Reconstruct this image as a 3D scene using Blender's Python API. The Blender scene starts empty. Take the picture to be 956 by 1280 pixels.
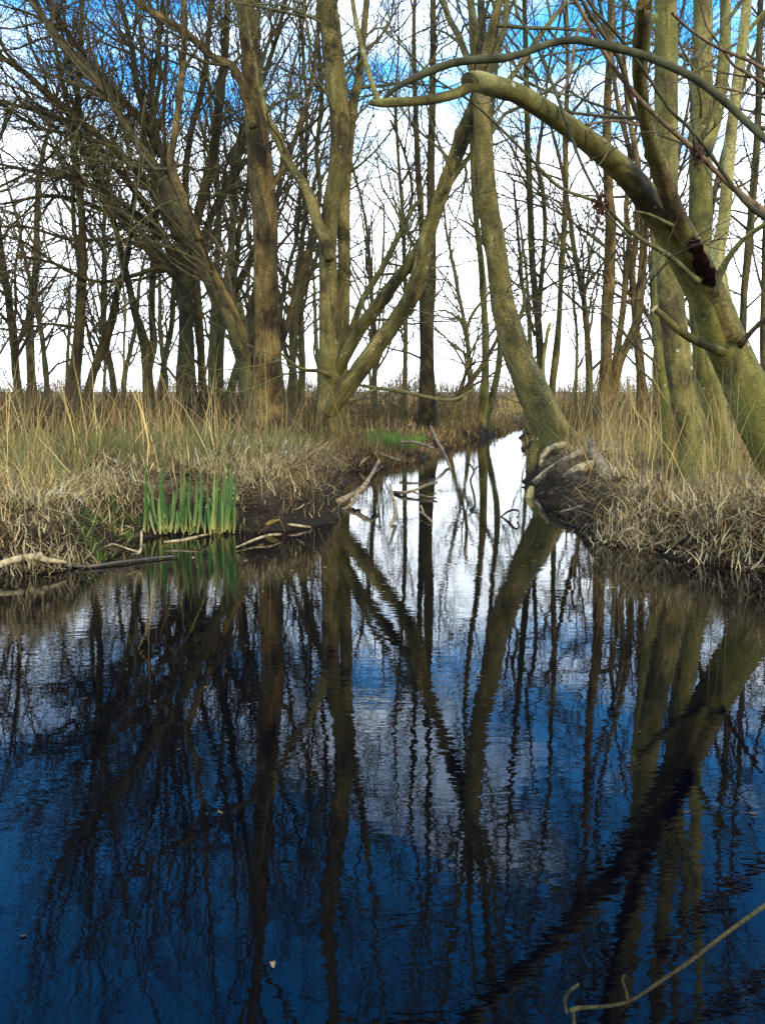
import bpy, math, random
import numpy as np
from mathutils import Vector, Matrix

SC = bpy.context.scene
COL = SC.collection
F = 1143.0; CX, CY = 478.0, 640.0
PITCH = math.radians(7.5); CAMZ = 0.8
CP, SP = math.cos(PITCH), math.sin(PITCH)

def P(px, py, d):
    """world point at ground distance d (metres) along the viewing ray of a photograph pixel"""
    u = (px - CX) / F; v = (CY - py) / F
    t = d / (CP + v * SP)
    return Vector((u * t, d, CAMZ + (-SP + v * CP) * t))

def W(px, py, z=0.0):
    """world point where the ray meets height z"""
    u = (px - CX) / F; v = (CY - py) / F
    t = (z - CAMZ) / (-SP + v * CP)
    return Vector((u * t, (CP + v * SP) * t, z))

# ------------------------------------------------------------------ materials
def new_mat(name):
    m = bpy.data.materials.new(name); m.use_nodes = True
    nt = m.node_tree; nt.nodes.clear()
    return m, nt
def N(nt, typ, **kw):
    n = nt.nodes.new(typ)
    for k, v in kw.items():
        if k.startswith('i_'):
            n.inputs[k[2:].replace('_', ' ')].default_value = v
        else: setattr(n, k, v)
    return n
def ramp(nt, stops):
    r = nt.nodes.new('ShaderNodeValToRGB')
    e = r.color_ramp.elements
    while len(e) < len(stops): e.new(0.5)
    for el, (p, c) in zip(e, stops):
        el.position = p; el.color = (c[0], c[1], c[2], 1) if not isinstance(c, (int, float)) else (c, c, c, 1)
    return r
def mix(nt, a, b, fac, blend='MIX'):
    m = nt.nodes.new('ShaderNodeMix'); m.data_type = 'RGBA'; m.blend_type = blend
    L = nt.links
    for s, x in ((0, fac), (6, a), (7, b)):
        if hasattr(x, 'is_linked'): L.new(x, m.inputs[s])
        elif s == 0: m.inputs[0].default_value = x
        else: m.inputs[s].default_value = (*x, 1)
    return m.outputs[2]

def bark_mat(name, dark, mid, light, moss, moss_amt=0.5, lichen=0.0, bump=0.5, red=0.0, grain=.85):
    m, nt = new_mat(name); L = nt.links
    out = N(nt, 'ShaderNodeOutputMaterial'); b = N(nt, 'ShaderNodeBsdfPrincipled')
    b.inputs['Roughness'].default_value = 0.82; b.inputs['Specular IOR Level'].default_value = 0.25
    L.new(b.outputs[0], out.inputs[0])
    at = N(nt, 'ShaderNodeAttribute', attribute_name='barkco')
    geo = N(nt, 'ShaderNodeNewGeometry')
    def noise(scale, stretch, detail=4.0, rough=0.6, dist=0.0, vec=None):
        mp = N(nt, 'ShaderNodeMapping'); mp.inputs['Scale'].default_value = stretch
        L.new(vec or at.outputs['Vector'], mp.inputs[0])
        n = N(nt, 'ShaderNodeTexNoise'); n.inputs['Scale'].default_value = scale
        n.inputs['Detail'].default_value = detail; n.inputs['Roughness'].default_value = rough
        n.inputs['Distortion'].default_value = dist
        L.new(mp.outputs[0], n.inputs[0]); return n.outputs['Fac']
    big = noise(5.0, (1, 1, .6), 5, .65, .4)
    r1 = ramp(nt, [(.39, dark), (.50, mid), (.66, light)]); L.new(big, r1.inputs[0])
    fine = noise(38, (1, 1, 2.2), 6, .7)                       # cross-wise grain and lenticels
    r2 = ramp(nt, [(.38, .22), (.50, .85), (.72, 1.45)]); L.new(fine, r2.inputs[0])
    c = mix(nt, r1.outputs[0], r2.outputs[0], grain, 'MULTIPLY')
    stv = noise(16, (1.6, 1.6, .25), 4, .6)                     # length-wise streaks
    r3 = ramp(nt, [(.38, .45), (.6, 1.15)]); L.new(stv, r3.inputs[0])
    c = mix(nt, c, r3.outputs[0], .7, 'MULTIPLY')
    ms = noise(2.6, (1, 1, .5), 6, .7, .3, geo.outputs['Position'])
    r4 = ramp(nt, [(.62 - .32 * moss_amt, 0.0), (.80 - .25 * moss_amt, 1.0)]); L.new(ms, r4.inputs[0])
    mm = N(nt, 'ShaderNodeMath', operation='MULTIPLY'); mm.inputs[1].default_value = .8
    L.new(r4.outputs[0], mm.inputs[0])
    mossc = mix(nt, moss, r2.outputs[0], .6, 'MULTIPLY')
    c = mix(nt, c, mossc, mm.outputs[0])
    if lichen > 0:
        v = N(nt, 'ShaderNodeTexVoronoi'); v.inputs['Scale'].default_value = 13
        L.new(at.outputs['Vector'], v.inputs[0])
        r5 = ramp(nt, [(.10 + .05 * lichen, 1.0), (.16 + .06 * lichen, 0.0)]); L.new(v.outputs['Distance'], r5.inputs[0])
        sel = noise(3.1, (1, 1, 1), 2, .5); r6 = ramp(nt, [(.52, 0.0), (.60, 1.0)]); L.new(sel, r6.inputs[0])
        mu = N(nt, 'ShaderNodeMath', operation='MULTIPLY'); L.new(r5.outputs[0], mu.inputs[0]); L.new(r6.outputs[0], mu.inputs[1])
        c = mix(nt, c, (.30, .31, .19), mu.outputs[0])
    if red > 0:
        rd = noise(4.2, (1, 1, .35), 4, .6, .5); r7 = ramp(nt, [(.52, 0.0), (.62, 1.0)]); L.new(rd, r7.inputs[0])
        mu2 = N(nt, 'ShaderNodeMath', operation='MULTIPLY'); mu2.inputs[1].default_value = red; L.new(r7.outputs[0], mu2.inputs[0])
        c = mix(nt, c, (.060, .020, .007), mu2.outputs[0])
    L.new(c, b.inputs['Base Color'])
    bm = N(nt, 'ShaderNodeBump'); bm.inputs['Strength'].default_value = bump; bm.inputs['Distance'].default_value = .035
    ad = N(nt, 'ShaderNodeMath', operation='ADD'); L.new(fine, ad.inputs[0]); L.new(stv, ad.inputs[1])
    L.new(ad.outputs[0], bm.inputs['Height']); L.new(bm.outputs[0], b.inputs['Normal'])
    return m

def plain_mat(name, c1, c2, scale=30, rough=.85, spec=.2):
    m, nt = new_mat(name); L = nt.links
    out = N(nt, 'ShaderNodeOutputMaterial'); b = N(nt, 'ShaderNodeBsdfPrincipled')
    b.inputs['Roughness'].default_value = rough; b.inputs['Specular IOR Level'].default_value = spec
    geo = N(nt, 'ShaderNodeNewGeometry'); n = N(nt, 'ShaderNodeTexNoise'); n.inputs['Scale'].default_value = scale
    n.inputs['Detail'].default_value = 4
    L.new(geo.outputs['Position'], n.inputs[0])
    r = ramp(nt, [(.35, c1), (.65, c2)]); L.new(n.outputs['Fac'], r.inputs[0])
    L.new(r.outputs[0], b.inputs['Base Color']); L.new(b.outputs[0], out.inputs[0])
    bm = N(nt, 'ShaderNodeBump'); bm.inputs['Strength'].default_value = .35; bm.inputs['Distance'].default_value = .01
    L.new(n.outputs['Fac'], bm.inputs['Height']); L.new(bm.outputs[0], b.inputs['Normal'])
    return m

def blade_mat(name, trans=.3, rough=.6):
    m, nt = new_mat(name); L = nt.links
    out = N(nt, 'ShaderNodeOutputMaterial'); b = N(nt, 'ShaderNodeBsdfPrincipled')
    b.inputs['Roughness'].default_value = rough; b.inputs['Specular IOR Level'].default_value = .25
    at = N(nt, 'ShaderNodeAttribute', attribute_name='tint')
    L.new(at.outputs['Color'], b.inputs['Base Color'])
    t = N(nt, 'ShaderNodeBsdfTranslucent'); L.new(at.outputs['Color'], t.inputs[0])
    ms = N(nt, 'ShaderNodeMixShader'); ms.inputs[0].default_value = trans
    L.new(b.outputs[0], ms.inputs[1]); L.new(t.outputs[0], ms.inputs[2]); L.new(ms.outputs[0], out.inputs[0])
    return m

M = {}
M['bark_brown'] = bark_mat('bark_brown', (0.041, 0.025, 0.006), (0.148, 0.093, 0.023), (0.285, 0.191, 0.059), (0.102, 0.084, 0.017), .36, .0, .9)
M['bark_olive'] = bark_mat('bark_olive', (0.043, 0.031, 0.007), (0.153, 0.114, 0.028), (0.296, 0.232, 0.070), (0.118, 0.100, 0.018), .48, .12, .8)
M['bark_mossy'] = bark_mat('bark_mossy', (0.043, 0.031, 0.008), (0.143, 0.116, 0.026), (0.255, 0.218, 0.061), (0.122, 0.120, 0.017), .60, .35, .35, grain=.55)
M['bark_pale'] = bark_mat('bark_pale', (0.086, 0.068, 0.020), (0.265, 0.214, 0.067), (0.428, 0.364, 0.140), (0.194, 0.196, 0.031), .5, .3, .5, grain=.7)
M['bark_broken'] = bark_mat('bark_broken', (0.061, 0.036, 0.009), (0.194, 0.132, 0.031), (0.316, 0.237, 0.075), (0.153, 0.150, 0.020), .45, .1, .8, red=.3)
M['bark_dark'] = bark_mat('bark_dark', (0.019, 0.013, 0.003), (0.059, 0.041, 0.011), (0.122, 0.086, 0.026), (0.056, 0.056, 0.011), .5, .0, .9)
M['bark_far'] = bark_mat('bark_far', (0.032, 0.025, 0.007), (0.094, 0.071, 0.021), (0.163, 0.126, 0.038), (0.076, 0.082, 0.017), .5, .0, .8)
M['twig'] = plain_mat('twig', (.040, .030, .013), (.085, .066, .028), 25)
M['scrub_far'] = plain_mat('scrub_far', (.16, .115, .065), (.26, .19, .11), 3)
M['twig_olive'] = plain_mat('twig_olive', (.055, .048, .016), (.13, .115, .04), 25)
M['twig_red'] = plain_mat('twig_red', (.060, .036, .016), (.17, .11, .055), 30)
M['twig_dark'] = plain_mat('twig_dark', (.022, .021, .009), (.07, .066, .026), 18)
M['dead_wood'] = plain_mat('dead_wood', (.09, .062, .028), (.38, .30, .16), 26)
M['wet_wood'] = plain_mat('wet_wood', (.015, .010, .005), (.06, .042, .02), 22, .5, .5)
M['stick'] = plain_mat('stick', (.10, .07, .035), (.28, .21, .12), 30)
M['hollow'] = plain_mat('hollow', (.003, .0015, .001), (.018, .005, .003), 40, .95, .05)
M['cut_wood'] = plain_mat('cut_wood', (.28, .20, .06), (.42, .33, .12), 60)
M['catkin'] = plain_mat('catkin', (.022, .010, .005), (.075, .034, .015), 90)
M['dead_leaf'] = plain_mat('dead_leaf', (.20, .15, .03), (.42, .34, .09), 40)
M['blade'] = blade_mat('blade', .30)
M['leaf_green'] = blade_mat('leaf_green', .25, .55)

# ------------------------------------------------------------------ mesh helpers
def build_mesh(name, V, quads, mat, loc=(0, 0, 0), attrs=None, smooth=True, tris=None):
    V = np.asarray(V, np.float32).reshape(-1, 3) - np.asarray(loc, np.float32)
    me = bpy.data.meshes.new(name)
    q = np.asarray(quads, np.int32).reshape(-1, 4)
    t = np.zeros((0, 3), np.int32) if tris is None else np.asarray(tris, np.int32).reshape(-1, 3)
    me.vertices.add(len(V)); me.vertices.foreach_set('co', V.ravel())
    nl = q.size + t.size
    me.loops.add(nl); me.loops.foreach_set('vertex_index', np.concatenate([q.ravel(), t.ravel()]))
    me.polygons.add(len(q) + len(t))
    st = np.concatenate([np.arange(len(q)) * 4, q.size + np.arange(len(t)) * 3]).astype(np.int32)
    me.polygons.foreach_set('loop_start', st)
    me.polygons.foreach_set('use_smooth', np.full(len(q) + len(t), smooth, bool))
    if attrs:
        for k, (typ, arr) in attrs.items():
            a = me.attributes.new(k, typ, 'POINT')
            a.data.foreach_set('vector' if typ == 'FLOAT_VECTOR' else 'color', np.asarray(arr, np.float32).ravel())
    me.update(calc_edges=True)
    if mat: me.materials.append(mat)
    return me

def link(name, me, parent=None, loc=(0, 0, 0)):
    o = bpy.data.objects.new(name, me); COL.objects.link(o)
    if parent is not None: o.parent = parent
    else: o.location = loc
    return o

def tag(o, label, cat, group=None):
    o['label'] = label; o['category'] = cat
    if group: o['group'] = group
    return o
def thing(name, label, cat, loc, group=None):
    o = bpy.data.objects.new(name, None); COL.objects.link(o); o.location = loc
    o.empty_display_size = .1
    return tag(o, label, cat, group)

def tubes(branches, sides_fn):
    """vectorised tubes for many thin branches: list of (pts, radii)"""
    groups = {}
    for pts, rs in branches:
        s = sides_fn(rs[0]); groups.setdefault((len(pts), s), []).append((pts, rs))
    Vs, Qs, As, off = [], [], [], 0
    for (n, s), lst in groups.items():
        Pn = np.array([[tuple(p) for p in b[0]] for b in lst], np.float64)
        R = np.array([b[1] for b in lst], np.float64)
        T = np.gradient(Pn, axis=1); T /= np.linalg.norm(T, axis=2, keepdims=True) + 1e-9
        mean = np.abs(T.mean(axis=1)); ref = np.zeros((len(lst), 3)); ref[np.arange(len(lst)), mean.argmin(axis=1)] = 1
        A = np.cross(T, ref[:, None, :]); A /= np.linalg.norm(A, axis=2, keepdims=True) + 1e-9
        B = np.cross(T, A)
        th = np.arange(s) * 2 * math.pi / s
        c, sn = np.cos(th), np.sin(th)
        ring = A[:, :, None, :] * c[None, None, :, None] + B[:, :, None, :] * sn[None, None, :, None]
        V = Pn[:, :, None, :] + ring * R[:, :, None, None]
        seg = np.linalg.norm(np.diff(Pn, axis=1), axis=2); ln = np.concatenate([np.zeros((len(lst), 1)), seg.cumsum(axis=1)], 1)
        att = np.stack([R[:, :, None] * c, R[:, :, None] * sn, np.repeat(ln[:, :, None], s, 2)], -1) + (np.arange(len(lst)) * .37)[:, None, None, None]
        i, j = np.meshgrid(np.arange(n - 1), np.arange(s), indexing='ij')
        j2 = (j + 1) % s
        q = np.stack([i * s + j, i * s + j2, (i + 1) * s + j2, (i + 1) * s + j], -1).reshape(-1, 4)
        Q = (q[None] + (np.arange(len(lst)) * n * s)[:, None, None]).reshape(-1, 4) + off
        off += V.size // 3
        Vs.append(V.reshape(-1, 3)); Qs.append(Q); As.append(att.reshape(-1, 3))
    return np.concatenate(Vs), np.concatenate(Qs), np.concatenate(As)

def catmull(pts, step):
    """resample list of vectors+radius [(x,y,z,r)...]"""
    A = np.array(pts, float); out = []
    n = len(A)
    for i in range(n - 1):
        p0 = A[i - 1] if i > 0 else 2 * A[0] - A[1]; p1, p2 = A[i], A[i + 1]
        p3 = A[i + 2] if i + 2 < n else 2 * A[-1] - A[-2]
        k = max(2, int(np.linalg.norm(p2[:3] - p1[:3]) / step))
        for j in range(k):
            t = j / k
            out.append(.5 * (2 * p1 + (p2 - p0) * t + (2 * p0 - 5 * p1 + 4 * p2 - p3) * t * t + (3 * p1 - p0 - 3 * p2 + p3) * t ** 3))
    out.append(A[-1]); return np.array(out)

def stem_geo(C, seed, sides=18, rough=.06, flare=0.0, cap_end=False, cap_start=False, jag=0.0, burr=.5):
    """one bark-covered stem with lumps, knots, ridged base and optional broken end"""
    rs = np.random.RandomState(seed)
    Pn, R = C[:, :3], np.maximum(C[:, 3], .002)
    n = len(Pn)
    T = np.gradient(Pn, axis=0); T /= np.linalg.norm(T, axis=1, keepdims=True) + 1e-9
    ref = np.zeros(3); ref[np.abs(T.mean(axis=0)).argmin()] = 1
    A = np.cross(T, ref); A /= np.linalg.norm(A, axis=1, keepdims=True); B = np.cross(T, A)
    th = np.arange(sides) * 2 * math.pi / sides
    seg = np.linalg.norm(np.diff(Pn, axis=0), axis=1); ln = np.concatenate([[0], seg.cumsum()])
    D = np.ones((n, sides))
    rm = R.mean()
    for k in range(7):
        f = rs.uniform(.4, 3.2) / (rm * 6 + .05); m = rs.randint(0, 4); ph = rs.uniform(0, 6.28, 2)
        D += rough * .55 * np.sin(f * ln[:, None] + ph[0]) * np.cos(m * th[None, :] + ph[1])
    D += rough * .30 * rs.randn(n, sides) * .6
    for k in range(int(ln[-1] * burr * 1.5)):                      # knots and burrs
        l0, t0 = rs.uniform(0, ln[-1]), rs.uniform(0, 6.28); sz = rs.uniform(.25, .6)
        dt = np.angle(np.exp(1j * (th[None, :] - t0)))
        D += rs.uniform(.12, .3) * np.exp(-((ln[:, None] - l0) / (rm * sz * 1.3)) ** 2 - (dt / (sz * 1.2)) ** 2)
    if flare > 0:
        g = np.exp(-ln / (R[0] * 1.5))[:, None]
        D += flare * g * (.65 + .5 * np.cos(5 * th + rs.uniform(0, 6))[None, :] + .25 * np.cos(3 * th + rs.uniform(0, 6))[None, :])
    V = Pn[:, None, :] + (A[:, None, :] * np.cos(th)[None, :, None] + B[:, None, :] * np.sin(th)[None, :, None]) * (R[:, None] * D)[:, :, None]
    if jag > 0:
        V[-1] += T[-1][None] * (rs.uniform(-.2, 1, sides) * jag)[:, None]
    att = np.stack([R[:, None] * np.cos(th), R[:, None] * np.sin(th), np.repeat(ln[:, None], sides, 1)], -1) + rs.uniform(0, 20)
    i, j = np.meshgrid(np.arange(n - 1), np.arange(sides), indexing='ij'); j2 = (j + 1) % sides
    q = np.stack([i * sides + j, i * sides + j2, (i + 1) * sides + j2, (i + 1) * sides + j], -1).reshape(-1, 4)
    V = V.reshape(-1, 3); att = att.reshape(-1, 3); tr = []
    for end, flag in ((n - 1, cap_end), (0, cap_start)):
        if flag:
            V = np.vstack([V, Pn[end] + (T[end] * (R[end] * .15) * (1 if end else -1))]); att = np.vstack([att, att[end * sides]])
            c = len(V) - 1
            for a in range(sides):
                b_ = (a + 1) % sides
                tr.append((end * sides + a, end * sides + b_, c) if end else (a, c, b_))
    return V, q, att, np.array(tr, np.int32).reshape(-1, 3)

def stem_obj(name, C, mat, parent, base, seed, **kw):
    V, q, a, t = stem_geo(C, seed, **kw)
    me = build_mesh(name, V, q, mat, base, {'barkco': ('FLOAT_VECTOR', a)}, True, t)
    return link(name, me, parent, base)

def stem_multi(name, parts, mat, parent, base):
    Vs, Qs, As, Ts, off = [], [], [], [], 0
    for V, q, a, t in parts:
        Vs.append(V); Qs.append(q + off); As.append(a); Ts.append(t + off); off += len(V)
    me = build_mesh(name, np.vstack(Vs), np.vstack(Qs), mat, base, {'barkco': ('FLOAT_VECTOR', np.vstack(As))}, True, np.vstack(Ts))
    return link(name, me, parent, base)

# ------------------------------------------------------------------ procedural branching
NCH = {0: 11, 1: 8, 2: 6, 3: 5}
NSEG = {0: 10, 1: 8, 2: 6, 3: 5, 4: 4}
def grow(out, p, d, L, r, lev, maxlev, rng, up=.06, wig=.13, dens=1.0, ang=(.45, 1.0), first=.15):
    n = NSEG[lev]; st = L / n; pts = [tuple(p)]; rs = [r]; dirs = [d.copy()]
    p = p.copy(); d = d.copy()
    for i in range(n):
        w = wig * (1 + lev * .25)
        d = d + Vector((rng.gauss(0, w), rng.gauss(0, w), rng.gauss(0, w) + up)); d.normalize()
        p = p + d * st; pts.append(tuple(p)); dirs.append(d.copy())
        rs.append(max(r * (1 - .8 * (i + 1) / n), .0022))
    out.append((pts, rs))
    if lev >= maxlev: return
    k = max(1, int(NCH[lev] * dens * rng.uniform(.8, 1.2)))
    for c in range(k):
        t = first + (1 - first) * (c + rng.random()) / k
        i = min(n - 1, int(t * n)); f = t * n - i
        q = Vector(pts[i]).lerp(Vector(pts[i + 1]), min(1, f)); dd = dirs[i]
        ax = dd.cross(Vector((rng.gauss(0, 1), rng.gauss(0, 1), rng.gauss(0, 1))))
        if ax.length < 1e-4: continue
        nd = Matrix.Rotation(rng.uniform(*ang), 3, ax.normalized()) @ dd
        grow(out, q, nd, L * rng.uniform(.32, .58) * (1.15 - .55 * t), max(rs[i] * rng.uniform(.45, .66), .0034), lev + 1, maxlev, rng, up, wig, dens, ang)

def sides_thin(r): return 3 if r < .006 else (4 if r < .015 else (6 if r < .035 else 10))

# ------------------------------------------------------------------ terrain
water_px = [(-40, 722), (0, 714), (45, 720), (90, 712), (130, 704), (158, 690), (172, 672), (195, 664), (230, 660), (262, 659), (290, 660), (308, 668), (350, 663), (395, 652), (418, 640),
            (424, 620), (428, 602), (426, 592), (445, 588), (480, 584), (520, 580), (552, 573), (560, 562), (585, 553), (612, 546), (640, 538), (652, 533.5),
            (661, 534), (655, 545), (652, 560), (655, 580), (661, 598), (668, 620), (690, 645), (712, 660), (760, 681), (800, 690), (850, 700), (905, 708), (956, 722), (1000, 732)]
poly = [tuple(W(x, y, 0)[:2]) for x, y in water_px]
poly = [(-16, -4), (-16, 2.6), (-8, 3.1), (-4.2, 3.5), (-2.8, 3.75)] + poly + [(3.2, 3.55), (5, 3.3), (9, 2.9), (16, 2.4), (16, -4)]
poly = np.array(poly)
def sdist(x, y):
    """signed distance to the waterline; positive on land"""
    x = np.asarray(x, float); y = np.asarray(y, float)
    d2 = np.full(x.shape, 1e18); ins = np.zeros(x.shape, bool)
    n = len(poly)
    for i in range(n):
        ax, ay = poly[i]; bx, by = poly[(i + 1) % n]
        ex, ey = bx - ax, by - ay
        t = np.clip(((x - ax) * ex + (y - ay) * ey) / (ex * ex + ey * ey), 0, 1)
        d2 = np.minimum(d2, (x - ax - t * ex) ** 2 + (y - ay - t * ey) ** 2)
        c = ((ay > y) != (by > y)) & (x < (bx - ax) * (y - ay) / (by - ay + 1e-12) + ax)
        ins ^= c
    d = np.sqrt(d2); return np.where(ins, -d, d)
_nr = np.random.RandomState(5)
_nw = [(_nr.uniform(-1, 1, 2) * f, _nr.uniform(0, 6.28), a) for f, a in ((1.2, .022), (1.9, .02), (3.1, .016), (5, .014), (8, .012), (12, .010), (19, .008), (28, .006)) for _ in range(3)]
def ground(x, y):
    x = np.asarray(x, float); y = np.asarray(y, float)
    nz = sum(a * np.sin(k[0] * x + k[1] * y + ph) for k, ph, a in _nw)
    s = sdist(x, y) + nz * 1.3
    t = np.clip(s / .27, 0, 1); h = .25 * t * t * (3 - 2 * t) * (1 - .5 * np.clip((y - 7) / 2.5, 0, 1))
    h = np.where(s < 0, np.maximum(s * .9, -.6), h)
    far = np.clip((np.hypot(x, y) - 20) / 40, 0, 1)
    return h + np.where(s > 0, nz * np.clip(s / .3, 0, 1) * (1 - far), 0) - .004

def gz(x, y): return float(ground(np.array([x]), np.array([y]))[0])

def axis_steps(a, b, core, stp, grow_=1.18):
    v = list(np.arange(core[0], core[1], stp)); s = stp; x = core[1]
    while x < b: v.append(x); s *= grow_; x += s
    v.append(b); s = stp; x = core[0] - stp; lo = []
    while x > a: lo.append(x); s *= grow_; x -= s
    lo.append(a); return np.array(lo[::-1] + v)
gx = axis_steps(-1500, 1500, (-3.4, 4.2), .05, 1.13); gy = axis_steps(-400, 2500, (3.2, 12.5), .055, 1.10)
X, Y = np.meshgrid(gx, gy); Z = ground(X, Y)
nx, ny = len(gx), len(gy)
i, j = np.meshgrid(np.arange(ny - 1), np.arange(nx - 1), indexing='ij')
q = np.stack([i * nx + j, i * nx + j + 1, (i + 1) * nx + j + 1, (i + 1) * nx + j], -1).reshape(-1, 4)
def soil_mat():
    m, nt = new_mat('bank_soil'); L = nt.links
    out = N(nt, 'ShaderNodeOutputMaterial'); b = N(nt, 'ShaderNodeBsdfPrincipled'); L.new(b.outputs[0], out.inputs[0])
    geo = N(nt, 'ShaderNodeNewGeometry')
    n1 = N(nt, 'ShaderNodeTexNoise'); n1.inputs['Scale'].default_value = 6; n1.inputs['Detail'].default_value = 8; n1.inputs['Roughness'].default_value = .7
    n2 = N(nt, 'ShaderNodeTexNoise'); n2.inputs['Scale'].default_value = 45; n2.inputs['Detail'].default_value = 6
    L.new(geo.outputs['Position'], n1.inputs[0]); L.new(geo.outputs['Position'], n2.inputs[0])
    r1 = ramp(nt, [(.3, (.035, .024, .012)), (.5, (.10, .072, .035)), (.7, (.20, .155, .08))]); L.new(n2.outputs['Fac'], r1.inputs[0])
    r2 = ramp(nt, [(.35, .45), (.65, 1.1)]); L.new(n1.outputs['Fac'], r2.inputs[0])
    c = mix(nt, r1.outputs[0], r2.outputs[0], .9, 'MULTIPLY')
    sp = N(nt, 'ShaderNodeSeparateXYZ'); L.new(geo.outputs['Position'], sp.inputs[0])
    ad = N(nt, 'ShaderNodeMath', operation='MULTIPLY_ADD'); ad.inputs[1].default_value = .16; L.new(n1.outputs['Fac'], ad.inputs[0]); L.new(sp.outputs['Z'], ad.inputs[2])
    r3 = ramp(nt, [(.22, 1.0), (.33, 0.0)]); L.new(ad.outputs[0], r3.inputs[0])           # wet mud at the water's edge
    mud = mix(nt, (.008, .006, .004), (.03, .021, .013), n2.outputs['Fac'])
    c = mix(nt, c, mud, r3.outputs[0])
    L.new(c, b.inputs['Base Color'])
    b.inputs['Roughness'].default_value = .85; b.inputs['Specular IOR Level'].default_value = .08
    bm = N(nt, 'ShaderNodeBump'); bm.inputs['Strength'].default_value = .9; bm.inputs['Distance'].default_value = .03
    L.new(n2.outputs['Fac'], bm.inputs['Height']); L.new(bm.outputs[0], b.inputs['Normal'])
    return m
g = link('ground', build_mesh('ground', np.stack([X, Y, Z], -1).reshape(-1, 3), q, soil_mat())); g['kind'] = 'structure'

def water_mat():
    m, nt = new_mat('pond_water'); L = nt.links
    out = N(nt, 'ShaderNodeOutputMaterial'); b = N(nt, 'ShaderNodeBsdfPrincipled'); L.new(b.outputs[0], out.inputs[0])
    b.inputs['Base Color'].default_value = (.0006, .0009, .002, 1); b.inputs['Roughness'].default_value = .015
    b.inputs['IOR'].default_value = 1.36
    geo = N(nt, 'ShaderNodeNewGeometry')
    def nz(scale, sx, sy, det):
        mp = N(nt, 'ShaderNodeMapping'); mp.inputs['Scale'].default_value = (sx, sy, 1); L.new(geo.outputs['Position'], mp.inputs[0])
        n = N(nt, 'ShaderNodeTexNoise'); n.inputs['Scale'].default_value = scale; n.inputs['Detail'].default_value = det
        L.new(mp.outputs[0], n.inputs[0]); return n.outputs['Fac']
    a = nz(5.5, .8, 1.3, 2.0); c = nz(26, .6, 1.3, 2.0)
    patch = nz(.9, 1, .8, 2.0); rp = ramp(nt, [(.42, .25), (.62, 1.0)]); L.new(patch, rp.inputs[0])
    mu = N(nt, 'ShaderNodeMath', operation='MULTIPLY'); L.new(c, mu.inputs[0]); L.new(rp.outputs[0], mu.inputs[1])
    b1 = N(nt, 'ShaderNodeBump'); b1.inputs['Strength'].default_value = 1; b1.inputs['Distance'].default_value = .00042; L.new(a, b1.inputs['Height'])
    b2 = N(nt, 'ShaderNodeBump'); b2.inputs['Strength'].default_value = 1; b2.inputs['Distance'].default_value = .00042; L.new(mu.outputs[0], b2.inputs['Height'])
    L.new(b1.outputs[0], b2.inputs['Normal']); L.new(b2.outputs[0], b.inputs['Normal'])
    return m
wv = [(-40, -6, 0), (40, -6, 0), (40, 30, 0), (-40, 30, 0)]
w_ = link('water', build_mesh('water', wv, [(0, 1, 2, 3)], water_mat())); w_['kind'] = 'structure'

# ------------------------------------------------------------------ trees traced from the photograph
def rad(w, d): return w / 2 / F * d
def trace(pts, d, dd=(0, 0), step=.06):
    """pts [(px,py,width_px)] -> resampled centreline; dd = depth offset at start and end"""
    n = len(pts); A = []
    for k, (x, y, w) in enumerate(pts):
        de = d + dd[0] + (dd[1] - dd[0]) * (k / (n - 1)) ** 1.2
        p = P(x, y, de); A.append((p.x, p.y, p.z, rad(w, de) * (.87 if d < 12 else .76) * (.8 if w < 10 and d < 6 else 1)))
    return catmull(A, step)

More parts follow.
